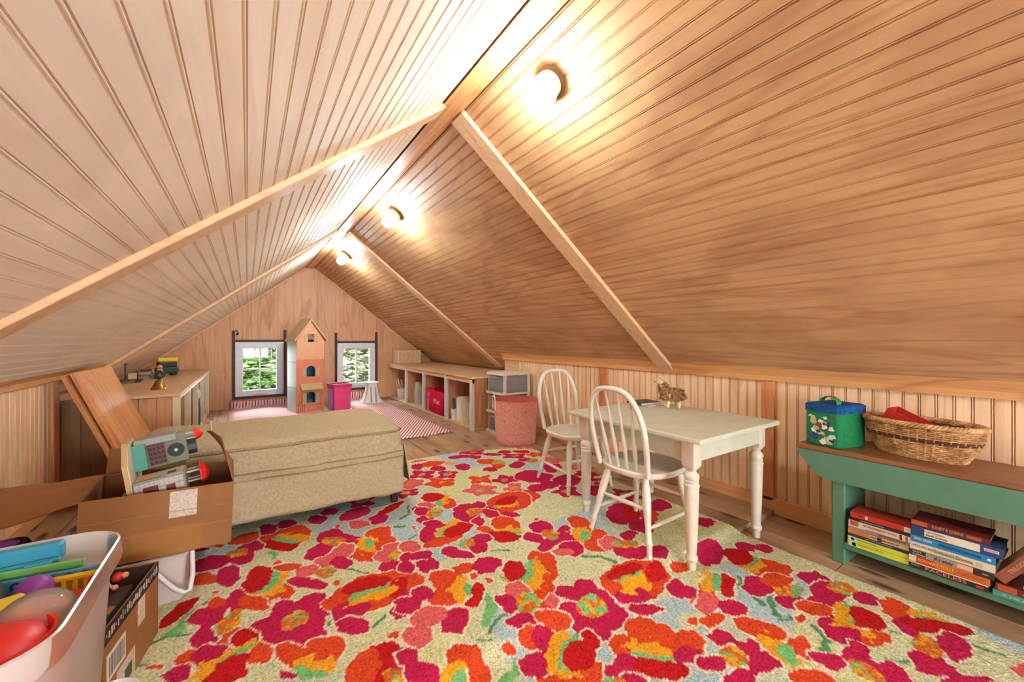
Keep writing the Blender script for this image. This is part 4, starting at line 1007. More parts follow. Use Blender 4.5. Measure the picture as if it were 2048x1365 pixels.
MB().loft([(0, -.15, .15, -.13, .13, .05), (.06, -.115, .115, -.10, .10, .045), (.16, -.085, .085, -.078, .078, .04), (.275, -.07, .07, -.066, .066, .035)], 4).build('flared_base', 'white', st, 40)
MB().loft([(.275, -.088, .088, -.085, .085, .03), (.288, -.088, .088, -.085, .085, .03)], 4).build('seat', 'white', st, 40)
for x in (-.03, .035): MB().prism([(x - .012, .01), (x + .012, .01), (x + .006, .26), (x - .004, .26)], -.0, .004, 'y', M=TR((0, -.132, 0), -15)).build('printed_trunk', 'grey', st)
for x, y in ((-.12, -.105), (.12, -.105)): MB().tube([(x, y, 0), (x * .72, y * .78, .12), (x * .52, y * .66, .27)], .004, 6).build('corner_seam', 'grey', st)
# ------------------------------------------------------------------ left foreground: bins, boxes, tub
def rib_bin(label, x0, x1, y0, y1, zb, h, bail):
    t_ = thing('lidless_bin', label, 'bin', ((x0 + x1) / 2, (y0 + y1) / 2, zb), 0, 'pale ribbed bins under the cardboard box')
    hx, hy = (x1 - x0) / 2, (y1 - y0) / 2; rings = []
    n = 13
    for j in range(n):
        f = j / (n - 1); z = h * f; k = -.012 * (1 - f); rings.append((z, -hx - k, hx + k, -hy - k, hy + k, .02))
        if j < n - 1: rings.append((z + h / (n - 1) * .85, -hx - k + .0015 - .0025, hx + k + .001, -hy - k - .001, hy + k + .001, .02))
    MB().loft(rings, 4, capt=False).build('body', 'pale_bin', t_, 30)
    MB().loft([(h - .012, -hx - .004, hx + .004, -hy - .004, hy + .004, .022), (h, -hx - .006, hx + .006, -hy - .006, hy + .006, .022)], 4).build('rim', 'pale_bin', t_, 30)
    MB().tube([Vector(p) - Vector(t_.location) for p in bail], .0075, 8).build('bail_handle', 'white_plastic', t_, 60)
    return t_
rib_bin('pale ribbed bin with hanging white handle, carrying the big cardboard box', -.468, -.176, 1.79, 2.10, .036, .166, [(-.285, 1.782, .195), (-.262, 1.765, .175), (-.205, 1.748, .105), (-.178, 1.742, .086), (-.164, 1.745, .09), (-.158, 1.765, .13), (-.162, 1.80, .198)])
rib_bin('pale ribbed bin half hidden left of the big cardboard box', -.83, -.485, 1.69, 2.02, UP, .215, [(-.535, 1.70, .23), (-.515, 1.71, .275), (-.495, 1.74, .308), (-.482, 1.80, .318), (-.480, 1.92, .318), (-.484, 2.0, .235)])

def open_box(t_, x0, x1, y0, y1, z0, z1, outm, inm, th=.004):
    MB().box(x0, x1, y0, y0 + th, z0, z1).box(x0, x1, y1 - th, y1, z0, z1).box(x0, x0 + th, y0 + th, y1 - th, z0, z1).box(x1 - th, x1, y0 + th, y1 - th, z0, z1).box(x0 + th, x1 - th, y0 + th, y1 - th, z0, z0 + th).build('walls', outm, t_)
    e = .0006
    MB().box(x0 + th, x1 - th, y0 + th, y0 + th + e, z0 + th, z1 - .002).box(x0 + th, x1 - th, y1 - th - e, y1 - th, z0 + th, z1 - .002).box(x0 + th, x0 + th + e, y0 + th, y1 - th, z0 + th, z1 - .002).box(x1 - th - e, x1 - th, y0 + th, y1 - th, z0 + th, z1 - .002).build('inner_faces', inm, t_)
def sheet(name, quad, mat, par, th=.004, n=8, wav=.006, torn=0, seed=0):
    """thin curved card between four corners"""
    a, b_, c_, d_ = [Vector(p) for p in quad]; vs = []; fs = []
    for j in range(n + 1):
        for i in range(n + 1):
            u, v = i / n, j / n; p = a.lerp(b_, u).lerp(d_.lerp(c_, u), v)
            p += noise.noise_vector(p * 6 + Vector((seed, 0, 0))) * wav * (.3 + v)
            if torn and j == n: p += noise.noise_vector(p * 60) * torn
            vs.append(p)
    for j in range(n):
        for i in range(n): k_ = j * (n + 1) + i; fs.append((k_, k_ + 1, k_ + n + 2, k_ + n + 1))
    o = MB().add(vs, fs).build(name, mat, par, 60); md = o.modifiers.new('thickness', 'SOLIDIFY'); md.thickness = th; md.offset = 0; return o
cbx = thing('cardboard_box', 'big open brown cardboard box full of a toy castle, on the pale bin', 'box', (-.25, 1.795, .206))
cbx.rotation_euler = (0, R(2.2), R(1.5))
open_box(cbx, -.20, .20, .0, .315, 0, .222, 'cardboard', 'cardboard_inside')
sheet('flap', [(.198, .01, .222), (.198, .31, .222), (.105, .325, .36), (.160, .06, .375)], 'cardboard', cbx, torn=.004, seed=1)
sheet('flap', [(-.198, .315, .222), (-.198, .0, .222), (-.43, .07, .145), (-.50, .46, .17)], 'cardboard', cbx, torn=.004, seed=2, n=12, wav=.012)
sheet('flap', [(-.198, .315, .222), (-.075, .315, .222), (-.085, .335, .315), (-.198, .345, .31)], 'cardboard', cbx, seed=3)
sheet('flap', [(-.10, .31, .20), (.06, .31, .20), (.05, .20, .155), (-.09, .19, .16)], 'cardboard', cbx, seed=4)
sheet('torn_paper', [(.110, .322, .35), (.118, .30, .352), (.112, .315, .395), (.106, .33, .395)], 'white', cbx, .002, seed=5, wav=.01)
MB().box(.02, .095, -.0012, 0, .125, .215).build('shipping_label', 'paper_label', cbx)
MB().box(-.075, .11, -.0008, .0, .0, .095).build('packing_tape', 'packing_tape', cbx)
for z in (.145, .082): MB().box(-.19, .198, -.0012, -.0006, z, z + .003).build('crease', 'box_crease', cbx)
# second, smaller cardboard carton
cb2 = thing('cardboard_carton', 'small open cardboard carton with dark inside and barcode labels by the clear tub', 'box', (-.40, 1.50, UP), -9)
cb2.location.z = 0.022
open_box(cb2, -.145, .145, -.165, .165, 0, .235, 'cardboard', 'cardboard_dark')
MB().box(.145, .1458, -.165, .165, .195, .236).build('printed_band', 'black', cb2)
rn = random.Random(8); mb = MB()
for i in range(26): y = -.155 + i * .012; mb.box(.1458, .1463, y, y + rn.uniform(.003, .009), .204 + rn.uniform(0, .01), .218 + rn.uniform(0, .012))
mb.build('band_marks', 'light_grey', cb2)
MB().box(.145, .1462, .02, .065, .125, .195).build('paper_sticker', 'paper_label', cb2)
MB().box(.145, .1462, -.15, -.055, .10, .165).build('barcode_label', 'white', cb2)
mb = MB()
for i in range(15): y = -.142 + i * .0055; mb.box(.1462, .1466, y, y + rn.uniform(.0012, .0034), .108, .157)
mb.build('barcode_bars', 'black', cb2)
MB().box(.145, .1462, -.10, .0, .01, .09).build('shipping_label', 'paper_label', cb2); MB().box(.1462, .1466, -.06, -.02, .03, .065).build('logo_patch', 'dark_green', cb2)
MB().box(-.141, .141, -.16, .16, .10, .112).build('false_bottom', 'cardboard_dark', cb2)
fg = thing('small_doll', 'little doll in red with peach hands lying on top of the dark carton', 'doll', (-.335, 1.598, .222), 20)
MB().tube([(-.06, .0, .0), (-.02, 0, .012), (.005, 0, .02)], [.006, .009, .011], 8).build('body', 'white', fg, 60); MB().sphere(Vector((.022, 0, .03)), .014).build('hood', 'red', fg, 60); MB().sphere(Vector((.036, -.006, .032)), .009).sphere(Vector((.012, -.02, .012)), .008).build('face_and_hand', 'skin', fg, 60); MB().tube([(0, -.004, .02), (.01, -.02, .012)], .004).tube([(-.06, -.012, .0), (.0, -.014, .012)], .004).build('limbs', 'light_grey', fg, 60)
sb = thing('inner_carton', 'folded brown carton filling the dark cardboard carton', 'box', (-.41, 1.50, .134), -9)
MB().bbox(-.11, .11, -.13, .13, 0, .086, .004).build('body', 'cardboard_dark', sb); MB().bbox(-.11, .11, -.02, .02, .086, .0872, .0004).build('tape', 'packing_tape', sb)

# ------------------------------------------------------------------ toy castle and friends in the big box
ca = thing('toy_castle', 'grey stone toy castle with red tower roofs lying on its side in the cardboard box', 'toy', (-.345, 1.955, .43))
M0 = TR((0, 0, 0), 0, 82, 3)      # castle up -> +x, tipped a little
# local castle axes: z up (becomes +x), x -> -z world, y stays depth
hexa = [(-.155, -.06), (-.09, -.125), (.02, -.125), (.075, -.07), (.075, .08), (.0, .115), (-.12, .115), (-.155, .07)]
MB().prism(hexa, 0, .012, 'z', M=M0).build('base_plate', 'tan', ca); MB().prism([(x * .93 - .002, y * .93) for x, y in hexa], .012, .014, 'z', M=M0).build('base_top', 'cream', ca)
gh = MB().bbox(-.02, .065, -.12, -.015, .014, .155, .003, M=M0).build('gatehouse', 'stone', ca)
mb = MB(); rn = random.Random(2)
for i in range(30):
    z_ = .02 + (i % 10) * .013; x_ = -.015 + (i // 10) * .026
    mb.box(x_, x_ + .022, -.1212, -.12, z_, z_ + .0115, M=M0)
    y_ = -.115 + (i // 10) * .032; mb.box(-.0212, -.02, y_, y_ + .029, z_, z_ + .0115, M=M0)
mb.build('printed_stones', 'light_grey', gh, kind='stuff')
MB().box(-.0222, -.0212, -.10, -.055, .025, .075, M=M0).build('red_door', 'coral', gh)
for bx6 in ((.0, .045, -.1225, -.1212, .04, .08), (.01, .04, -.1225, -.1212, .10, .125), (-.0222, -.0212, -.09, -.06, .105, .13)): MB().box(*bx6, M=M0).build('printed_window', 'maroon', gh)
for bx6 in ((-.0222, -.0212, -.115, -.10, .02, .09), (.05, .064, -.1222, -.1212, .02, .10)): MB().box(*bx6, M=M0).build('printed_ivy', 'green', gh)
MB().bbox(-.14, -.025, .035, .045, .014, .165, .002, M=M0).build('courtyard_wall', 'olive', ca)
MB().box(-.125, -.035, .0335, .0348, .05, .10, M=M0).build('printed_lattice', 'maroon', ca)
mb = MB()
for i in range(5):
    for j in range(4): mb.box(-.12 + i * .018, -.11 + i * .018, .0322, .0336, .053 + j * .012, .061 + j * .012, M=M0)
mb.build('lattice_squares', 'black', ca)
MB().lathe([(.026, 0), (.026, .003)], 24, M=M0 @ TR((-.075, .034, .130), 90)).build('dial', 'black', ca); MB().lathe([(.006, 0), (.006, .004)], 12, M=M0 @ TR((-.075, .034, .130), 90)).build('dial_hub', 'light_grey', ca)
for i in range(4): MB().bbox(-.13 + i * .002, -.035, -.01 + i * .010, .0 + i * .010, .014, .05 - i * .009, .001, M=M0).build('stair', 'teal', ca)
MB().bbox(-.145, -.14 + .02, .0, .06, .02, .14, .002, M=M0).build('rear_wall', 'grey', ca); MB().lathe([(.034, .15), (.034, .19)], 10, M=M0 @ TR((-.07, .075, 0))).build('round_tower', 'charcoal', ca, 30)
for (x_, y_, z_, r_) in ((.015, -.05, .195, .042), (-.115, .06, .19, .024)):
    MB().lathe([(r_, z_), (r_, z_ + .004), (r_ * .7, z_ + .018), (.004, z_ + .028)], 6, M=M0 @ TR((x_, y_, 0))).build('tower_roof', 'bright_red', ca)
    for a in range(4): MB().tube([(x_ + r_ * .6 * math.cos(a * 1.57 + .8), y_ + r_ * .6 * math.sin(a * 1.57 + .8), .15), (x_ + r_ * .6 * math.cos(a * 1.57 + .8), y_ + r_ * .6 * math.sin(a * 1.57 + .8), z_ + .003)], .004, 6, M=M0).build('roof_post', 'light_grey', ca)
gs = thing('plastic_sled', 'dark green curved plastic sled with teal edge in the left of the cardboard box', 'toy', (-.405, 1.84, .225))
MB().prism([(-.03, .0), (.07, .0), (.075, .19), (.06, .20), (.03, .12)], .0, .16, 'y').build('hull', 'dark_green', gs); MB().tube([(-.03, -.002, .0), (.03, -.002, .12), (.06, -.002, .20), (.085, .04, .215)], .0035).build('edge', 'teal', gs, 60); MB().sphere(Vector((.075, .03, .196)), .009).build('red_knob', 'red', gs, 60)
o = thing('dark_case', 'black toy case at the bottom of the cardboard box', 'case', (-.20, 1.95, .216)); MB().bbox(-.11, .12, -.12, .13, 0, .115, .01, seg=2).build('body', 'black', o); MB().bbox(-.02, .03, -.125, -.119, .06, .09, .003).build('clasp', 'charcoal', o)
o = thing('black_goggles', 'black and wine red goggles case left of the clear tub, on the pale bin', 'goggles', (-.66, 1.83, .238), 20)
mb = MB().loft([(0, -.13, .11, -.06, .06, .05), (.05, -.14, .12, -.065, .065, .055), (.09, -.11, .10, -.045, .045, .04)], 6); mb.build('frame', 'black', o, 50)
MB().loft([(.088, -.09, .085, -.038, .038, .035), (.096, -.08, .075, -.03, .03, .03)], 6).build('lens', 'purple', o, 50); MB().bbox(-.10, .09, -.068, -.062, .03, .055, .004).build('red_band', 'maroon', o)

# ------------------------------------------------------------------ clear tub of toys
tb2 = thing('clear_tub', 'big cloudy clear plastic storage tub of toys with a blue clip, nearest at left', 'tub', (-.44, 1.075, .0))
TXA, TXB, TYA, TYB = -.195, .195, -.24, .24
def tubring(z, f): return (z, TXA * f, TXB * f, TYA * f, TYB * f, .085 * f)
MB().loft([tubring(.0, .80), tubring(.01, .83), tubring(.25, .905), tubring(.44, .96)], 8, capt=False).build('body', 'tub_plastic', tb2, 50)
MB().loft([tubring(.44, .96), tubring(.455, .985), tubring(.495, 1.0), tubring(.500, 1.012), tubring(.498, 1.03), tubring(.462, 1.045), tubring(.455, 1.04)], 8, capt=False, capb=False).build('rim', 'tub_plastic', tb2, 50)
MB().bbox(-.19, .10, .205, .232, .462, .500, .005).bbox(-.19, .10, .195, .205, .462, .472, .003).bbox(-.17, -.12, .18, .2, .465, .474, .002).bbox(.05, .09, .18, .2, .465, .474, .002).build('blue_clip', 'aqua', tb2)
rn = random.Random(77); gT = 'building blocks low in the clear tub'
for i, (c, x, y, sx, sy) in enumerate((('red', -.07, -.10, .12, .13), ('green', .07, -.09, .12, .12), ('sky', -.07, .06, .12, .14), ('coral', .075, .06, .11, .13), ('yellow', 0, .165, .18, .05))):
    for lv in range(2):
        z0_ = .012 + lv * .168; cc = (c, ['orange', 'pink', 'lime', 'cream', 'aqua'][i])[lv]
        o = thing('toy_block_box', '%s toy box lying deep in the clear tub, %s layer' % (cc, 'lower' if lv == 0 else 'upper'), 'toy', (-.44 + x, 1.075 + y, z0_), 0, gT)
        MB().bbox(-sx / 2, sx / 2, -sy / 2, sy / 2, 0, .148, .008).build('body', cc, o); MB().bbox(-sx / 2 + .004, sx / 2 - .004, -sy / 2 + .004, sy / 2 - .004, .148, .166, .006).build('lid', 'white', o)
TT = .347
o = thing('toy_jar', 'clear toy jar with a dark and pink toy inside at the left of the tub', 'jar', (-.445, 1.19, TT), 0)
MB().lathe([(.046, 0), (.050, .006), (.052, .10), (.048, .118), (.040, .126)], 28, cap=True).build('jar_wall', 'jar_plastic', o, 60); MB().lathe([(.044, .004), (.044, .05), (.03, .06)], 20).build('pink_toy', 'magenta', o, 50); MB().lathe([(.04, .062), (.042, .10), (.03, .112)], 20).build('dark_toy', 'black', o, 50); MB().lathe([(.0525, .03), (.0530, .034), (.0530, .06), (.0525, .064)], 28, cap=False).build('printed_band', 'charcoal', o)
o = thing('purple_ball', 'shiny purple ball in the tub between the jar and the yellow comb', 'ball', (-.362, 1.215, TT)); MB().sphere(Vector((0, 0, .088)), .030, 20, 14).build('upper_half', 'purple', o, 80); MB().lathe([(.03, 0), (.031, .07), (.02, .078)], 16).build('stem', 'magenta', o, 60)
o = thing('yellow_comb', 'yellow plastic toy fence with slots in the tub', 'toy', (-.318, 1.222, TT), -8)
mb = MB().bbox(-.045, .05, -.006, .006, .09, .102, .003).bbox(-.045, .05, -.006, .006, .05, .06, .003)
for i in range(6): mb.bbox(-.043 + i * .0175, -.035 + i * .0175, -.005, .005, .0, .095, .002)
mb.build('fence', 'yellow', o); MB().bbox(-.04, .045, .006, .012, .06, .09, .002).build('back_strip', 'yellow', o)
o = thing('red_scoop', 'red plastic scoop tray in the tub below the yellow fence', 'toy', (-.318, 1.165, TT), -12)
MB().prism([(-.05, .0), (.05, .0), (.055, .075), (.062, .11), (.045, .085), (-.055, .075)], -.03, .03, 'y').build('scoop', 'red', o); MB().tube([(.05, .0, .08), (.058, 0, .115)], .008).build('grip', 'red', o, 60)
o = thing('toy_sheet', 'lime green toy panel standing behind the yellow fence in the tub', 'toy', (-.37, 1.255, TT), -8); MB().bbox(-.07, .075, -.004, .004, 0, .122, .002).build('panel', 'lime', o); MB().bbox(-.065, .07, -.007, -.004, .10, .11, .001).build('dark_rib', 'green', o)
o = thing('blue_sign', 'sky blue toy sign with dark marks in the tub', 'toy', (-.36, 1.24, TT), -8); MB().bbox(-.085, .095, -.003, .003, 0, .108, .002).build('plate', 'sky', o)
mb = MB()
for i in range(6): mb.tube([(-.06 + i * .026 + .008 * math.cos(a * .785), -.004, .094 + .008 * math.sin(a * .785)) for a in range(6)], .002, 5)
mb.build('dark_marks', 'navy', o, 60)
o = thing('clear_capsule', 'see-through round capsule with green and orange toys in the tub', 'ball', (-.318, 1.075, TT)); MB().sphere(Vector((0, 0, .085)), .058, 28, 18).build('shell', 'ball_shell', o, 80); MB().sphere(Vector((.018, -.01, .07)), .028, 14, 10).build('green_toy', 'green', o, 80); MB().sphere(Vector((-.02, .01, .09)), .020, 14, 10).build('orange_toy', 'orange', o, 80); MB().lathe([(.03, 0), (.032, .035)], 16).build('foot', 'coral', o)
o = thing('orange_cone', 'orange and yellow toy cone left of the clear capsule', 'toy', (-.385, 1.135, TT)); MB().lathe([(.045, 0), (.04, .05), (.03, .08)], 18).build('cone', 'bright_red', o, 50); MB().bbox(-.02, .035, -.02, .02, .08, .115, .006, M=TR((0, 0, 0), 0, 0, 20)).build('yellow_cap', 'yellow', o)
o = thing('red_bowl', 'shiny red plastic toy bowl at the near end of the tub', 'bowl', (-.345, .985, TT)); MB().lathe([(.03, 0), (.055, .03), (.072, .075), (.076, .112), (.078, .118), (.072, .118), (.066, .08), (.03, .02), (.001, .016)], 30, cap=False).build('wall', 'bright_red', o, 60); MB().lathe([(.068, .098), (.060, .118), (.03, .128), (.001, .130)], 30, cap=False).build('lid', 'bright_red', o, 60)
o = thing('red_ball', 'red ball beside the red bowl in the tub', 'ball', (-.43, 1.05, TT)); MB().sphere(Vector((0, 0, .06)), .060, 24, 16).build('ball', 'bright_red', o, 80)
# canister at the tub's foot
cn = thing('pale_canister', 'small pale translucent canister with rounded rim in the lower left corner', 'canister', (-.208, .955, .0135))
MB().loft([(.0, -.036, .036, -.055, .05, .03), (.285, -.040, .040, -.06, .055, .034)], 7, capt=False).build('body', 'tub_plastic', cn, 50)
MB().loft([(.285, -.043, .043, -.064, .058, .036), (.305, -.045, .045, -.066, .060, .036), (.312, -.038, .038, -.058, .052, .032), (.305, -.03, .03, -.05, .044, .028)], 7, capb=False).build('lid', 'white_plastic', cn, 50)

# ------------------------------------------------------------------ trees outside the gable windows
def tree(label, x, y, z0, h, r, mt, n, seed, zc, vr=1.8):
    t_ = thing('garden_tree', label, 'tree', (x, y, z0), 0, 'trees outside the windows'); rn = random.Random(seed)
    MB().tube([(0, 0, 0), (.1, 0, h * .4), (-.05, .1, h * .75)], [.16, .12, .06], 8).build('trunk', 'brown', t_, 60)
    mb = MB()
    for i in range(n):
        d = Vector((rn.gauss(0, 1), rn.gauss(0, 1), rn.gauss(0, 1))).normalized() * (rn.random() ** .4)
        c = Vector((d.x * r, d.y * r, zc + d.z * vr)); s = rn.uniform(.06, .13)
        q = Matrix.Rotation(rn.uniform(0, 6.28), 3, 'Z') @ Matrix.Rotation(rn.uniform(-1, 1), 3, 'X')
        mb.add([c + q @ Vector(p) * s for p in ((-1, 0, 0), (0, -.45, .1), (1, 0, 0), (0, .45, .1))], [(0, 1, 2, 3)])
    mb.build('foliage', mt, t_, kind='stuff')
tree('bright green leafy tree outside the left window', -.35, 10.0, -5, 6.5, 1.5, 'leaf_bright', 9000, 1, 5.0)
tree('deep green tree farther behind outside the left window', -.2, 14.4, -5, 8.0, 2.4, 'leaf_deep', 12000, 2, 6.0, 2.4)
tree('pale leafy tree outside the right window', 2.9, 10.0, -5, 7.0, 1.5, 'leaf_pale', 9000, 3, 5.6)
tree('deep green tree outside beyond the right window', 4.9, 14.4, -5, 8.0, 2.4, 'leaf_deep', 12000, 4, 6.0, 2.4)
gd = MB().box(-30, 30, 6.8, 45, -5.2, -5.0).build('ground', 'leaf_bright'); structure(gd, 'lawn far below outside the gable windows', 'ground')
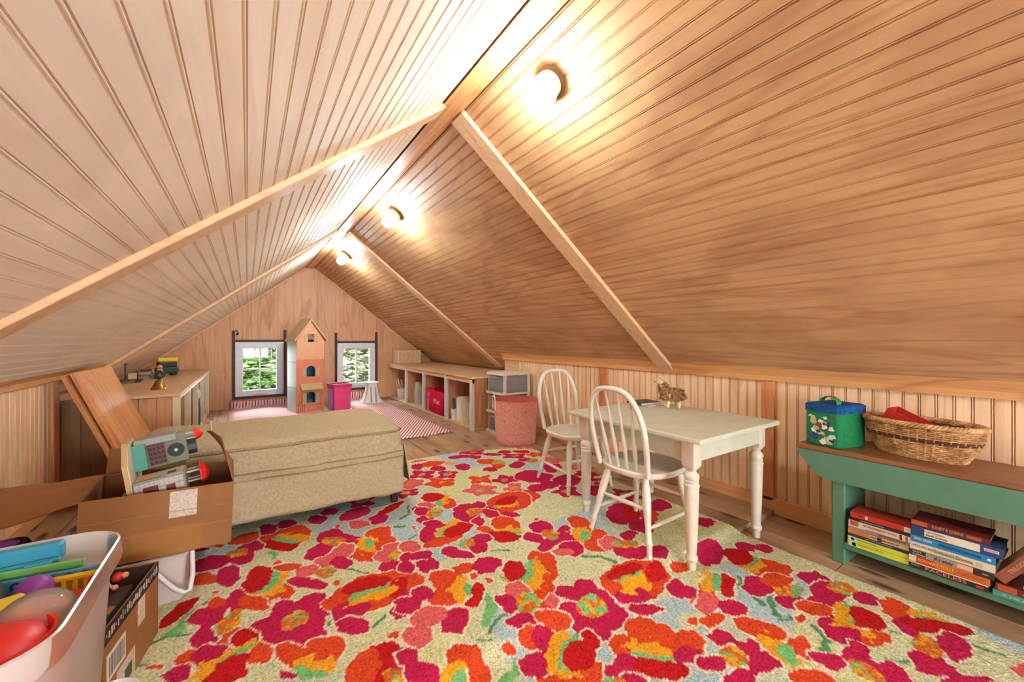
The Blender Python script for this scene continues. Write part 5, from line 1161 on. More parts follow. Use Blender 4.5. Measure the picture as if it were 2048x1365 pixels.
# flower shapes of the rug, metres on the floor: ellipses, speckled centres, stem strokes
RUG_SHAPES = [
('n','x'), ('e','m',1.178,0.019,0.048,0.032,0.36), ('e','m',1.134,0.054,0.048,0.032,1.44), ('e','m',1.076,0.022,0.048,0.032,2.73), ('e','m',1.085,-0.036,0.048,0.032,3.85), ('e','m',1.158,-0.045,0.048,0.032,5.31),
('p','f',1.127,-0.0,0.035,0.03,0), ('n','x'), ('e','r',0.313,0.279,0.048,0.032,0.3), ('e','r',0.263,0.317,0.048,0.032,1.53), ('e','r',0.215,0.294,0.048,0.032,2.54), ('e','r',0.227,0.218,0.048,0.032,4.07),
('e','r',0.289,0.216,0.048,0.032,5.26), ('p','f',0.26,0.262,0.035,0.03,0), ('n','x'), ('e','o',0.467,-0.095,0.048,0.032,0.19), ('e','o',0.414,-0.05,0.048,0.032,1.54), ('e','o',0.36,-0.09,0.048,0.032,2.87),
('e','o',0.379,-0.149,0.048,0.032,4.06), ('e','o',0.448,-0.148,0.048,0.032,5.4), ('p','f',0.413,-0.105,0.035,0.03,0), ('n','x'), ('e','r',0.101,0.479,0.048,0.032,0.31), ('e','r',0.048,0.517,0.048,0.032,1.6),
('e','r',-0.0,0.486,0.048,0.032,2.68), ('e','r',0.018,0.417,0.048,0.032,4.1), ('e','r',0.078,0.415,0.048,0.032,5.26), ('p','f',0.049,0.462,0.035,0.03,0), ('n','x'), ('e','m',0.313,0.846,0.048,0.032,0.34),
('e','m',0.257,0.882,0.048,0.032,1.65), ('e','m',0.21,0.846,0.048,0.032,2.78), ('e','m',0.219,0.792,0.048,0.032,3.84), ('e','m',0.295,0.784,0.048,0.032,5.37), ('p','f',0.261,0.827,0.035,0.03,0), ('n','x'),
('e','r',-0.055,2.406,0.048,0.032,0.04), ('e','r',-0.111,2.46,0.048,0.032,1.58), ('e','r',-0.16,2.429,0.048,0.032,2.68), ('e','r',-0.153,2.37,0.048,0.032,3.83), ('e','r',-0.087,2.355,0.048,0.032,5.15), ('p','f',-0.11,2.405,0.035,0.03,0),
('n','x'), ('e','o',0.532,2.498,0.048,0.032,0.2), ('e','o',0.473,2.542,0.048,0.032,1.66), ('e','o',0.43,2.513,0.048,0.032,2.64), ('e','o',0.435,2.453,0.048,0.032,3.8), ('e','o',0.507,2.44,0.048,0.032,5.27),
('p','f',0.478,2.487,0.035,0.03,0), ('n','x'), ('e','r',-0.126,0.408,0.048,0.032,0.12), ('e','r',-0.17,0.456,0.048,0.032,1.36), ('e','r',-0.233,0.421,0.048,0.032,2.79), ('e','r',-0.21,0.355,0.048,0.032,4.16),
('e','r',-0.157,0.353,0.048,0.032,5.16), ('p','f',-0.181,0.402,0.035,0.03,0), ('n','x'), ('e','r',0.597,0.23,0.048,0.032,0.15), ('e','r',0.541,0.277,0.048,0.032,1.6), ('e','r',0.493,0.247,0.048,0.032,2.67),
('e','r',0.512,0.176,0.048,0.032,4.12), ('e','r',0.573,0.176,0.048,0.032,5.3), ('p','f',0.542,0.222,0.035,0.03,0), ('n','x'), ('e','o',0.03,2.777,0.048,0.032,0.17), ('e','o',-0.023,2.822,0.048,0.032,1.55),
('e','o',-0.072,2.795,0.048,0.032,2.61), ('e','o',-0.065,2.73,0.048,0.032,3.89), ('e','o',0.011,2.725,0.048,0.032,5.42), ('p','f',-0.024,2.767,0.035,0.03,0), ('n','x'), ('e','o',-0.17,1.067,0.048,0.032,0.01),
('e','o',-0.221,1.121,0.048,0.032,1.5), ('e','o',-0.276,1.087,0.048,0.032,2.77), ('e','o',-0.268,1.033,0.048,0.032,3.8), ('e','o',-0.195,1.02,0.048,0.032,5.28), ('p','f',-0.225,1.066,0.035,0.03,0), ('n','x'),
('e','m',1.425,-0.112,0.048,0.032,0.38), ('e','m',1.39,-0.08,0.048,0.032,1.27), ('e','m',1.325,-0.107,0.048,0.032,2.66), ('e','m',1.339,-0.175,0.048,0.032,4.02), ('e','m',1.397,-0.182,0.048,0.032,5.15), ('p','f',1.374,-0.132,0.035,0.03,0),
('n','x'), ('e','m',1.128,0.348,0.048,0.032,0.13), ('e','m',1.082,0.395,0.048,0.032,1.4), ('e','m',1.022,0.362,0.048,0.032,2.75), ('e','m',1.033,0.304,0.048,0.032,3.89), ('e','m',1.098,0.292,0.048,0.032,5.18),
('p','f',1.073,0.341,0.035,0.03,0), ('n','x'), ('e','o',0.487,0.484,0.048,0.032,0.1), ('e','o',0.445,0.532,0.048,0.032,1.33), ('e','o',0.383,0.503,0.048,0.032,2.69), ('e','o',0.398,0.435,0.048,0.032,4.05),
('e','o',0.451,0.427,0.048,0.032,5.07), ('p','f',0.432,0.479,0.035,0.03,0), ('n','x'), ('e','m',0.512,0.828,0.048,0.032,0.18), ('e','m',0.457,0.873,0.048,0.032,1.6), ('e','m',0.412,0.847,0.048,0.032,2.58),
('e','m',0.419,0.78,0.048,0.032,3.91), ('e','m',0.488,0.772,0.048,0.032,5.29), ('p','f',0.458,0.818,0.035,0.03,0), ('n','x'), ('e','m',0.967,0.401,0.048,0.032,0.35), ('e','m',0.925,0.436,0.048,0.032,1.39),
('e','m',0.863,0.398,0.048,0.032,2.85), ('e','m',0.872,0.348,0.048,0.032,3.81), ('e','m',0.945,0.335,0.048,0.032,5.28), ('p','f',0.915,0.382,0.035,0.03,0), ('n','x'), ('e','m',0.986,-0.03,0.048,0.032,0.14),
('e','m',0.943,0.016,0.048,0.032,1.36), ('e','m',0.879,-0.022,0.048,0.032,2.86), ('e','m',0.894,-0.078,0.048,0.032,3.96), ('e','m',0.964,-0.082,0.048,0.032,5.34), ('p','f',0.931,-0.038,0.035,0.03,0), ('n','x'),
('e','r',1.617,-0.176,0.048,0.032,0.02), ('e','r',1.573,-0.123,0.048,0.032,1.37), ('e','r',1.514,-0.15,0.048,0.032,2.62), ('e','r',1.525,-0.218,0.048,0.032,3.98), ('e','r',1.587,-0.226,0.048,0.032,5.2), ('p','f',1.562,-0.177,0.035,0.03,0),
('n','x'), ('e','m',-0.191,-0.032,0.048,0.032,0.02), ('e','m',-0.23,0.02,0.048,0.032,1.28), ('e','m',-0.296,-0.01,0.048,0.032,2.71), ('e','m',-0.29,-0.066,0.048,0.032,3.78), ('e','m',-0.215,-0.078,0.048,0.032,5.31),
('p','f',-0.246,-0.033,0.035,0.03,0), ('n','x'), ('e','r',0.149,0.033,0.048,0.032,0.26), ('e','r',0.1,0.074,0.048,0.032,1.49), ('e','r',0.047,0.044,0.048,0.032,2.66), ('e','r',0.054,-0.017,0.048,0.032,3.85),
('e','r',0.119,-0.031,0.048,0.032,5.16), ('p','f',0.095,0.019,0.035,0.03,0), ('n','x'), ('e','o',0.817,0.563,0.048,0.032,0.28), ('e','o',0.779,0.6,0.048,0.032,1.29), ('e','o',0.715,0.572,0.048,0.032,2.68),
('e','o',0.726,0.508,0.048,0.032,3.94), ('e','o',0.798,0.504,0.048,0.032,5.38), ('p','f',0.764,0.548,0.035,0.03,0), ('n','x'), ('e','r',-0.184,0.239,0.048,0.032,0.02), ('e','r',-0.224,0.291,0.048,0.032,1.29),
('e','r',-0.285,0.268,0.048,0.032,2.55), ('e','r',-0.27,0.192,0.048,0.032,4.12), ('e','r',-0.218,0.187,0.048,0.032,5.1), ('p','f',-0.239,0.238,0.035,0.03,0), ('n','x'), ('e','m',1.9,1.567,0.048,0.032,0.01),
('e','m',1.846,1.621,0.048,0.032,1.56), ('e','m',1.795,1.589,0.048,0.032,2.72), ('e','m',1.812,1.523,0.048,0.032,4.06), ('e','m',1.865,1.515,0.048,0.032,5.07), ('p','f',1.845,1.566,0.035,0.03,0), ('n','x'),
('e','m',-0.063,0.807,0.048,0.032,0.33), ('e','m',-0.104,0.843,0.048,0.032,1.35), ('e','m',-0.162,0.818,0.048,0.032,2.59), ('e','m',-0.156,0.752,0.048,0.032,3.87), ('e','m',-0.086,0.742,0.048,0.032,5.27), ('p','f',-0.115,0.789,0.035,0.03,0),
('n','x'), ('e','m',0.214,0.619,0.048,0.032,0.06), ('e','m',0.165,0.67,0.048,0.032,1.46), ('e','m',0.106,0.629,0.048,0.032,2.89), ('e','m',0.128,0.57,0.048,0.032,4.11), ('e','m',0.187,0.568,0.048,0.032,5.24),
('p','f',0.159,0.615,0.035,0.03,0), ('n','x'), ('e','m',-0.137,2.846,0.048,0.032,0.34), ('e','m',-0.18,2.882,0.048,0.032,1.42), ('e','m',-0.241,2.846,0.048,0.032,2.81), ('e','m',-0.218,2.781,0.048,0.032,4.16),
('e','m',-0.162,2.78,0.048,0.032,5.21), ('p','f',-0.189,2.828,0.035,0.03,0), ('n','x'), ('e','o',-0.006,0.083,0.048,0.032,0.01), ('e','o',-0.054,0.137,0.048,0.032,1.44), ('e','o',-0.113,0.101,0.048,0.032,2.81),
('e','o',-0.101,0.045,0.048,0.032,3.91), ('e','o',-0.043,0.03,0.048,0.032,5.04), ('p','f',-0.061,0.083,0.035,0.03,0), ('n','x'), ('e','r',1.748,0.035,0.048,0.032,0.05), ('e','r',1.691,0.087,0.048,0.032,1.61),
('e','r',1.64,0.047,0.048,0.032,2.88), ('e','r',1.65,-0.002,0.048,0.032,3.81), ('e','r',1.728,-0.01,0.048,0.032,5.4), ('p','f',1.693,0.033,0.035,0.03,0), ('n','x'), ('e','r',0.115,0.823,0.048,0.032,0.22),
('e','r',0.064,0.866,0.048,0.032,1.52), ('e','r',0.011,0.835,0.048,0.032,2.7), ('e','r',0.021,0.774,0.048,0.032,3.9), ('e','r',0.082,0.76,0.048,0.032,5.1), ('p','f',0.061,0.811,0.035,0.03,0), ('n','x'),
('e','m',0.05,0.64,0.048,0.032,0.27), ('e','m',0.002,0.68,0.048,0.032,1.48), ('e','m',-0.056,0.639,0.048,0.032,2.88), ('e','m',-0.046,0.591,0.048,0.032,3.82), ('e','m',0.028,0.579,0.048,0.032,5.31), ('p','f',-0.003,0.625,0.035,0.03,0),
('n','x'), ('e','m',0.664,2.812,0.048,0.032,0.24), ('e','m',0.624,2.853,0.048,0.032,1.32), ('e','m',0.562,2.824,0.048,0.032,2.67), ('e','m',0.569,2.764,0.048,0.032,3.85), ('e','m',0.638,2.752,0.048,0.032,5.24),
('p','f',0.611,2.799,0.035,0.03,0), ('n','x'), ('e','m',0.871,0.142,0.048,0.032,0.16), ('e','m',0.816,0.188,0.048,0.032,1.6), ('e','m',0.765,0.151,0.048,0.032,2.8), ('e','m',0.778,0.094,0.048,0.032,3.93),
('e','m',0.844,0.085,0.048,0.032,5.22), ('p','f',0.817,0.133,0.035,0.03,0), ('n','x'), ('e','o',0.806,-0.078,0.048,0.032,0.15), ('e','o',0.761,-0.032,0.048,0.032,1.41), ('e','o',0.702,-0.064,0.048,0.032,2.73),
('e','o',0.716,-0.128,0.048,0.032,4.01), ('e','o',0.774,-0.137,0.048,0.032,5.12), ('p','f',0.752,-0.086,0.035,0.03,0), ('n','x'), ('e','r',-0.064,-0.125,0.048,0.032,0.13), ('e','r',-0.102,-0.079,0.048,0.032,1.27),
('e','r',-0.17,-0.113,0.048,0.032,2.8), ('e','r',-0.16,-0.168,0.048,0.032,3.87), ('e','r',-0.101,-0.184,0.048,0.032,5.04), ('p','f',-0.119,-0.132,0.035,0.03,0), ('n','x'), ('e','o',0.659,0.395,0.048,0.032,0.25),
('e','o',0.616,0.436,0.048,0.032,1.4), ('e','o',0.56,0.412,0.048,0.032,2.56), ('e','o',0.562,0.348,0.048,0.032,3.79), ('e','o',0.637,0.336,0.048,0.032,5.32), ('p','f',0.606,0.381,0.035,0.03,0), ('n','x'),
('e','r',0.246,2.778,0.048,0.032,0.14), ('e','r',0.198,2.825,0.048,0.032,1.45), ('e','r',0.143,2.796,0.048,0.032,2.65), ('e','r',0.157,2.727,0.048,0.032,4.03), ('e','r',0.216,2.721,0.048,0.032,5.18), ('p','f',0.192,2.77,0.035,0.03,0),
('n','x'), ('e','m',1.998,-0.186,0.048,0.032,0.16), ('e','m',1.94,-0.14,0.048,0.032,1.64), ('e','m',1.897,-0.165,0.048,0.032,2.56), ('e','m',1.907,-0.236,0.048,0.032,4.0), ('e','m',1.963,-0.246,0.048,0.032,5.07),
('p','f',1.943,-0.195,0.035,0.03,0), ('n','x'), ('e','m',1.093,-0.158,0.048,0.032,0.12), ('e','m',1.051,-0.111,0.048,0.032,1.34), ('e','m',0.985,-0.149,0.048,0.032,2.85), ('e','m',1.001,-0.205,0.048,0.032,3.98),
('e','m',1.065,-0.212,0.048,0.032,5.23), ('p','f',1.038,-0.164,0.035,0.03,0), ('n','x'), ('e','r',1.3,0.148,0.048,0.032,0.3), ('e','r',1.246,0.187,0.048,0.032,1.61), ('e','r',1.199,0.158,0.048,0.032,2.65),
('e','r',1.212,0.09,0.048,0.032,4.01), ('e','r',1.273,0.084,0.048,0.032,5.21), ('p','f',1.247,0.132,0.035,0.03,0), ('n','x'), ('e','o',0.433,0.135,0.048,0.032,0.36), ('e','o',0.39,0.17,0.048,0.032,1.43),
('e','o',0.335,0.144,0.048,0.032,2.6), ('e','o',0.345,0.075,0.048,0.032,3.97), ('e','o',0.415,0.071,0.048,0.032,5.35), ('p','f',0.382,0.115,0.035,0.03,0), ('n','x'), ('e','m',0.592,2.354,0.048,0.032,0.37),
('e','m',0.546,2.389,0.048,0.032,1.46), ('e','m',0.496,2.366,0.048,0.032,2.52), ('e','m',0.505,2.292,0.048,0.032,4.02), ('e','m',0.561,2.283,0.048,0.032,5.09), ('p','f',0.54,2.334,0.035,0.03,0), ('n','x'),
('e','m',0.099,-0.149,0.048,0.032,0.01), ('e','m',0.047,-0.094,0.048,0.032,1.51), ('e','m',-0.009,-0.135,0.048,0.032,2.87), ('e','m',0.014,-0.195,0.048,0.032,4.13), ('e','m',0.071,-0.198,0.048,0.032,5.21), ('p','f',0.044,-0.149,0.035,0.03,0),
('n','x'), ('e','m',0.425,2.741,0.048,0.032,0.17), ('e','m',0.366,2.786,0.048,0.032,1.65), ('e','m',0.321,2.755,0.048,0.032,2.7), ('e','m',0.33,2.694,0.048,0.032,3.89), ('e','m',0.399,2.684,0.048,0.032,5.25),
('p','f',0.371,2.732,0.035,0.03,0), ('n','x'), ('e','m',0.091,0.259,0.048,0.032,0.21), ('e','m',0.046,0.302,0.048,0.032,1.41), ('e','m',-0.008,0.278,0.048,0.032,2.56), ('e','m',-0.001,0.209,0.048,0.032,3.93),
('e','m',0.074,0.206,0.048,0.032,5.42), ('p','f',0.038,0.248,0.035,0.03,0), ('n','x'), ('e','r',1.49,0.089,0.048,0.032,0.13), ('e','r',1.44,0.137,0.048,0.032,1.49), ('e','r',1.388,0.11,0.048,0.032,2.6),
('e','r',1.397,0.042,0.048,0.032,3.95), ('e','r',1.464,0.035,0.048,0.032,5.25), ('p','f',1.435,0.082,0.035,0.03,0), ('n','x'), ('e','m',0.868,2.695,0.052,0.035,0.4), ('e','m',0.834,2.725,0.052,0.035,1.3),
('e','m',0.769,2.684,0.052,0.035,2.97), ('e','m',0.794,2.631,0.052,0.035,4.18), ('e','m',0.852,2.634,0.052,0.035,5.36), ('p','f',0.821,2.675,0.028,0.024,0), ('n','x'), ('e','o',1.303,2.273,0.049,0.034,0.44),
('e','o',1.245,2.299,0.049,0.034,1.85), ('e','o',1.215,2.228,0.049,0.034,3.63), ('e','o',1.28,2.207,0.049,0.034,5.16), ('p','f',1.259,2.251,0.028,0.024,0), ('n','x'), ('e','k',0.898,2.446,0.048,0.033,0.19),
('e','k',0.865,2.483,0.048,0.033,1.27), ('e','k',0.804,2.449,0.048,0.033,2.88), ('e','k',0.829,2.393,0.048,0.033,4.25), ('e','k',0.885,2.403,0.048,0.033,5.51), ('p','f',0.85,2.436,0.028,0.024,0), ('n','x'),
('e','m',1.629,1.806,0.046,0.031,0.32), ('e','m',1.598,1.836,0.046,0.031,1.28), ('e','m',1.543,1.81,0.046,0.031,2.74), ('e','m',1.551,1.761,0.046,0.031,3.87), ('e','m',1.605,1.75,0.046,0.031,5.17), ('p','f',1.585,1.792,0.028,0.024,0),
('n','x'), ('e','k',1.97,2.885,0.04,0.027,0.16), ('e','k',1.915,2.916,0.04,0.027,1.96), ('e','k',1.894,2.862,0.04,0.027,3.56), ('e','k',1.943,2.84,0.04,0.027,5.03), ('p','f',1.931,2.878,0.028,0.024,0),
('n','x'), ('e','o',1.076,2.352,0.051,0.035,0.13), ('e','o',1.017,2.396,0.051,0.035,1.73), ('e','o',0.975,2.355,0.051,0.035,2.96), ('e','o',0.987,2.313,0.051,0.035,3.85), ('e','o',1.048,2.3,0.051,0.035,5.17),
('p','f',1.025,2.346,0.028,0.024,0), ('n','x'), ('e','k',1.978,2.394,0.053,0.036,0.21), ('e','k',1.926,2.436,0.053,0.036,1.55), ('e','k',1.873,2.392,0.053,0.036,2.96), ('e','k',1.898,2.337,0.053,0.036,4.16),
('e','k',1.956,2.339,0.053,0.036,5.32), ('p','f',1.925,2.383,0.028,0.024,0), ('n','x'), ('e','k',1.225,2.106,0.051,0.035,0.06), ('e','k',1.176,2.154,0.051,0.035,1.52), ('e','k',1.125,2.117,0.051,0.035,2.86),
('e','k',1.139,2.065,0.051,0.035,3.97), ('e','k',1.195,2.057,0.051,0.035,5.15), ('p','f',1.174,2.103,0.028,0.024,0), ('n','x'), ('e','m',1.438,2.173,0.047,0.032,0.31), ('e','m',1.405,2.204,0.047,0.032,1.32),
('e','m',1.349,2.175,0.047,0.032,2.78), ('e','m',1.372,2.117,0.047,0.032,4.25), ('e','m',1.423,2.123,0.047,0.032,5.4), ('p','f',1.393,2.159,0.028,0.024,0), ('n','x'), ('e','k',1.986,2.136,0.041,0.028,0.31),
('e','k',1.942,2.164,0.041,0.028,1.7), ('e','k',1.906,2.13,0.041,0.028,2.98), ('e','k',1.923,2.09,0.041,0.028,4.08), ('e','k',1.971,2.09,0.041,0.028,5.33), ('p','f',1.947,2.123,0.028,0.024,0), ('n','x'),
('e','m',1.786,2.652,0.053,0.036,0.28), ('e','m',1.714,2.687,0.053,0.036,1.97), ('e','m',1.681,2.631,0.053,0.036,3.27), ('e','m',1.749,2.586,0.053,0.036,4.98), ('p','f',1.734,2.637,0.028,0.024,0), ('n','x'),
('e','m',0.816,2.319,0.041,0.028,0.27), ('e','m',0.77,2.349,0.041,0.028,1.71), ('e','m',0.738,2.324,0.041,0.028,2.74), ('e','m',0.754,2.273,0.041,0.028,4.16), ('e','m',0.806,2.279,0.041,0.028,5.51), ('p','f',0.776,2.308,0.028,0.024,0),
('n','x'), ('e','k',0.901,2.858,0.053,0.036,0.5), ('e','k',0.83,2.88,0.053,0.036,2.06), ('e','k',0.803,2.824,0.053,0.036,3.31), ('e','k',0.862,2.781,0.053,0.036,4.85), ('p','f',0.855,2.833,0.028,0.024,0),
('n','x'), ('e','m',1.558,2.889,0.056,0.038,0.43), ('e','m',1.508,2.922,0.056,0.038,1.57), ('e','m',1.453,2.878,0.056,0.038,2.93), ('e','m',1.476,2.82,0.056,0.038,4.1), ('e','m',1.537,2.819,0.056,0.038,5.27),
('p','f',1.508,2.866,0.028,0.024,0), ('n','x'), ('e','m',1.959,1.957,0.045,0.031,0.3), ('e','m',1.913,1.988,0.045,0.031,1.65), ('e','m',1.878,1.966,0.045,0.031,2.62), ('e','m',1.894,1.905,0.045,0.031,4.18),
('e','m',1.946,1.91,0.045,0.031,5.44), ('p','f',1.916,1.944,0.028,0.024,0), ('n','x'), ('e','m',1.913,1.807,0.043,0.03,0.2), ('e','m',1.865,1.842,0.043,0.03,1.71), ('e','m',1.832,1.779,0.043,0.03,3.6),
('e','m',1.883,1.757,0.043,0.03,4.99), ('p','f',1.871,1.799,0.028,0.024,0), ('n','x'), ('e','o',1.945,2.603,0.046,0.031,0.02), ('e','o',1.893,2.648,0.046,0.031,1.7), ('e','o',1.859,2.625,0.046,0.031,2.62),
('e','o',1.862,2.575,0.046,0.031,3.77), ('e','o',1.915,2.559,0.046,0.031,5.07), ('p','f',1.899,2.602,0.028,0.024,0), ('n','x'), ('e','m',1.163,2.47,0.045,0.03,0.18), ('e','m',1.11,2.506,0.045,0.03,1.77),
('e','m',1.078,2.444,0.045,0.03,3.57), ('e','m',1.12,2.418,0.045,0.03,4.74), ('p','f',1.119,2.462,0.028,0.024,0), ('n','x'), ('e','m',1.03,2.565,0.057,0.039,0.17), ('e','m',0.973,2.613,0.057,0.039,1.58),
('e','m',0.916,2.553,0.057,0.039,3.18), ('e','m',0.988,2.5,0.057,0.039,4.98), ('p','f',0.973,2.555,0.028,0.024,0), ('n','x'), ('e','k',1.392,2.034,0.04,0.027,0.37), ('e','k',1.366,2.058,0.04,0.027,1.3),
('e','k',1.315,2.026,0.04,0.027,2.99), ('e','k',1.328,1.989,0.04,0.027,3.99), ('e','k',1.37,1.982,0.04,0.027,5.1), ('p','f',1.355,2.019,0.028,0.024,0), ('n','x'), ('e','m',1.36,2.796,0.09,0.048,-3.14),
('e','m',1.451,2.744,0.065,0.045,1.65), ('e','m',1.615,2.752,0.071,0.059,2.42), ('e','o',1.481,2.583,0.084,0.073,1.27), ('p','f',1.534,2.515,0.084,0.043,1.04), ('e','m',1.625,2.404,0.089,0.056,0.97), ('e','o',1.501,2.433,0.063,0.048,1.07),
('e','m',1.744,2.5,0.06,0.059,-2.73), ('p','f',1.777,2.443,0.068,0.044,0.91), ('e','m',1.798,2.211,0.114,0.063,0.85), ('e','o',1.126,2.736,0.086,0.066,2.92), ('e','m',1.008,2.736,0.065,0.045,1.46), ('e','y',1.238,2.675,0.044,0.032,2.95),
('e','m',1.411,2.391,0.054,0.049,2.3), ('e','m',1.731,2.792,0.055,0.051,2.4), ('e','r',1.845,2.744,0.065,0.051,2.56), ('e','k',1.064,2.846,0.055,0.026,2.86), ('e','m',1.286,2.55,0.072,0.053,1.24), ('e','m',1.118,2.611,0.064,0.052,2.06),
('n','x'), ('n','x'), ('e','o',1.36,1.863,0.099,0.058,0.92), ('e','m',1.484,1.942,0.064,0.06,-2.77), ('e','m',1.726,1.932,0.118,0.084,-2.44), ('e','m',1.574,1.94,0.072,0.06,-2.47),
('e','m',1.633,1.407,0.138,0.083,-2.6), ('e','r',1.684,1.402,0.095,0.042,-2.52), ('e','o',1.732,1.319,0.116,0.048,-2.57), ('e','m',1.876,1.361,0.089,0.056,-2.8), ('e','r',1.912,1.108,0.056,0.034,2.95), ('e','m',1.601,1.252,0.08,0.058,-3.13),
('e','m',1.749,1.709,0.079,0.056,-2.59), ('e','m',1.562,2.14,0.124,0.096,0.88), ('e','m',1.617,2.069,0.092,0.074,-2.38), ('n','x'), ('s','g',[(-0.201,1.597),(-0.17,1.627),(-0.161,1.685)],0.016), ('s','d',[(-0.265,1.527),(-0.224,1.5)],0.006),
('s','d',[(-0.286,1.572),(-0.211,1.589),(-0.136,1.575)],0.006), ('s','d',[(0.335,1.674),(0.374,1.625),(0.394,1.571)],0.005), ('s','g',[(0.084,1.984),(0.097,1.921)],0.01), ('s','d',[(-0.175,1.973),(-0.12,1.966),(-0.072,1.946)],0.005), ('s','d',[(0.727,2.123),(0.691,2.018),(0.655,1.982)],0.006), ('s','d',[(0.59,1.914),(0.636,1.901)],0.006),
('s','d',[(0.224,1.388),(0.276,1.378)],0.006), ('s','d',[(0.337,1.29),(0.381,1.316)],0.006), ('s','d',[(-0.128,1.706),(-0.099,1.75)],0.006), ('n','x'), ('e','o',0.154,2.113,0.119,0.098,1.98), ('e','r',0.12,2.04,0.097,0.046,2.26),
('e','y',0.167,2.07,0.086,0.028,2.34), ('e','g',0.144,2.066,0.07,0.02,2.3), ('n','x'), ('e','m',0.321,1.984,0.077,0.054,1.26), ('e','m',0.373,1.925,0.086,0.052,2.28), ('e','m',0.251,1.874,0.064,0.049,0.99),
('e','m',0.344,2.009,0.057,0.037,1.87), ('p','f',0.321,1.929,0.048,0.042,2.56), ('n','x'), ('e','o',0.516,1.898,0.071,0.059,2.02), ('e','o',0.506,1.791,0.075,0.045,1.05), ('e','o',0.418,1.741,0.071,0.048,2.14),
('e','y',0.438,1.821,0.072,0.043,1.58), ('e','g',0.448,1.814,0.043,0.023,1.47), ('n','x'), ('e','k',0.344,1.826,0.072,0.046,1.39), ('e','k',0.259,1.775,0.054,0.043,2.06), ('e','m',0.324,1.732,0.055,0.035,1.57),
('n','x'), ('e','m',0.484,1.607,0.056,0.046,-3.09), ('e','m',0.538,1.571,0.057,0.035,1.55), ('e','k',0.534,1.713,0.055,0.053,1.55), ('e','k',0.47,1.686,0.05,0.034,2.2), ('p','f',0.542,1.658,0.047,0.044,2.2),
('n','x'), ('e','m',-0.123,2.024,0.064,0.06,1.46), ('e','m',0.001,2.083,0.068,0.044,1.31), ('e','m',-0.02,2.0,0.064,0.046,1.64), ('e','m',0.033,2.091,0.067,0.023,1.65), ('p','f',-0.036,2.057,0.047,0.029,2.43),
('n','x'), ('e','o',-0.136,1.897,0.059,0.038,2.04), ('e','m',-0.061,1.893,0.074,0.041,1.77), ('e','m',-0.069,1.842,0.063,0.023,1.91), ('n','x'), ('e','o',0.119,1.645,0.059,0.024,1.62),
('e','o',0.034,1.63,0.066,0.034,1.85), ('e','y',0.095,1.735,0.086,0.026,1.39), ('e','y',0.021,1.685,0.09,0.027,2.92), ('e','g',0.074,1.747,0.062,0.017,1.24), ('e','g',0.005,1.715,0.059,0.02,2.92), ('e','r',0.029,1.79,0.094,0.05,1.29),
('n','x'), ('e','k',0.192,1.747,0.053,0.037,2.03), ('e','o',0.132,1.822,0.05,0.031,2.88), ('e','m',0.183,1.663,0.083,0.026,2.23), ('p','f',0.253,1.694,0.041,0.037,-2.87), ('n','x'),
('e','m',0.099,1.538,0.057,0.039,1.51), ('e','m',0.186,1.525,0.057,0.042,1.5), ('e','m',0.051,1.477,0.062,0.042,2.37), ('e','m',0.092,1.384,0.088,0.045,2.13), ('e','m',0.17,1.38,0.08,0.038,1.8), ('e','m',0.208,1.452,0.041,0.033,2.69),
('p','f',0.129,1.464,0.045,0.038,2.8), ('n','x'), ('e','m',-0.107,1.634,0.066,0.039,1.9), ('e','m',-0.029,1.677,0.076,0.031,1.49), ('e','o',-0.08,1.705,0.043,0.024,1.91), ('e','o',0.015,1.633,0.065,0.033,2.25),
('e','m',-0.114,1.526,0.069,0.034,1.83), ('e','o',-0.04,1.476,0.049,0.029,1.8), ('p','f',-0.044,1.572,0.053,0.031,1.3), ('n','x'), ('e','o',-0.138,1.446,0.041,0.034,1.97), ('e','m',-0.095,1.442,0.05,0.041,1.93),
('e','r',-0.007,1.454,0.051,0.032,2.12), ('e','o',0.032,1.361,0.051,0.024,1.65), ('e','y',-0.05,1.395,0.073,0.029,-2.74), ('e','g',-0.033,1.39,0.064,0.018,-2.64), ('e','r',-0.042,1.339,0.063,0.047,1.11), ('n','x'),
('e','o',0.194,1.273,0.067,0.06,1.71), ('e','o',0.105,1.3,0.073,0.028,2.07), ('e','y',0.156,1.226,0.073,0.024,2.32), ('e','g',0.14,1.208,0.059,0.017,2.31), ('e','m',0.086,1.232,0.027,0.012,2.41), ('n','x'),
('e','m',-0.155,1.396,0.045,0.024,2.46), ('e','y',-0.092,1.36,0.026,0.02,2.57), ('n','x'), ('e','o',0.391,1.473,0.172,0.111,3.05), ('e','m',0.292,1.41,0.064,0.052,2.77), ('e','r',0.456,1.445,0.06,0.046,1.13),
('e','y',0.371,1.453,0.092,0.026,-3.05), ('e','g',0.363,1.483,0.084,0.021,-3.0), ('e','r',0.365,1.527,0.09,0.044,3.1), ('e','m',0.445,1.316,0.048,0.036,-2.81), ('e','m',0.487,1.361,0.055,0.032,1.37), ('n','x'),
('e','m',0.284,1.333,0.062,0.03,2.31), ('e','c',0.363,1.207,0.048,0.036,1.89), ('e','o',0.364,1.207,0.023,0.022,1.84), ('e','c',0.273,1.598,0.043,0.027,1.8), ('e','o',0.271,1.599,0.021,0.013,1.77), ('e','o',0.361,2.075,0.019,0.013,1.18),
('e','m',0.552,2.042,0.064,0.055,1.32), ('e','r',0.646,2.146,0.1,0.035,-2.52), ('n','x'), ('e','r',0.305,1.132,0.087,0.065,0.94), ('e','o',0.274,1.14,0.065,0.046,1.08), ('e','m',0.378,1.111,0.039,0.033,1.18),
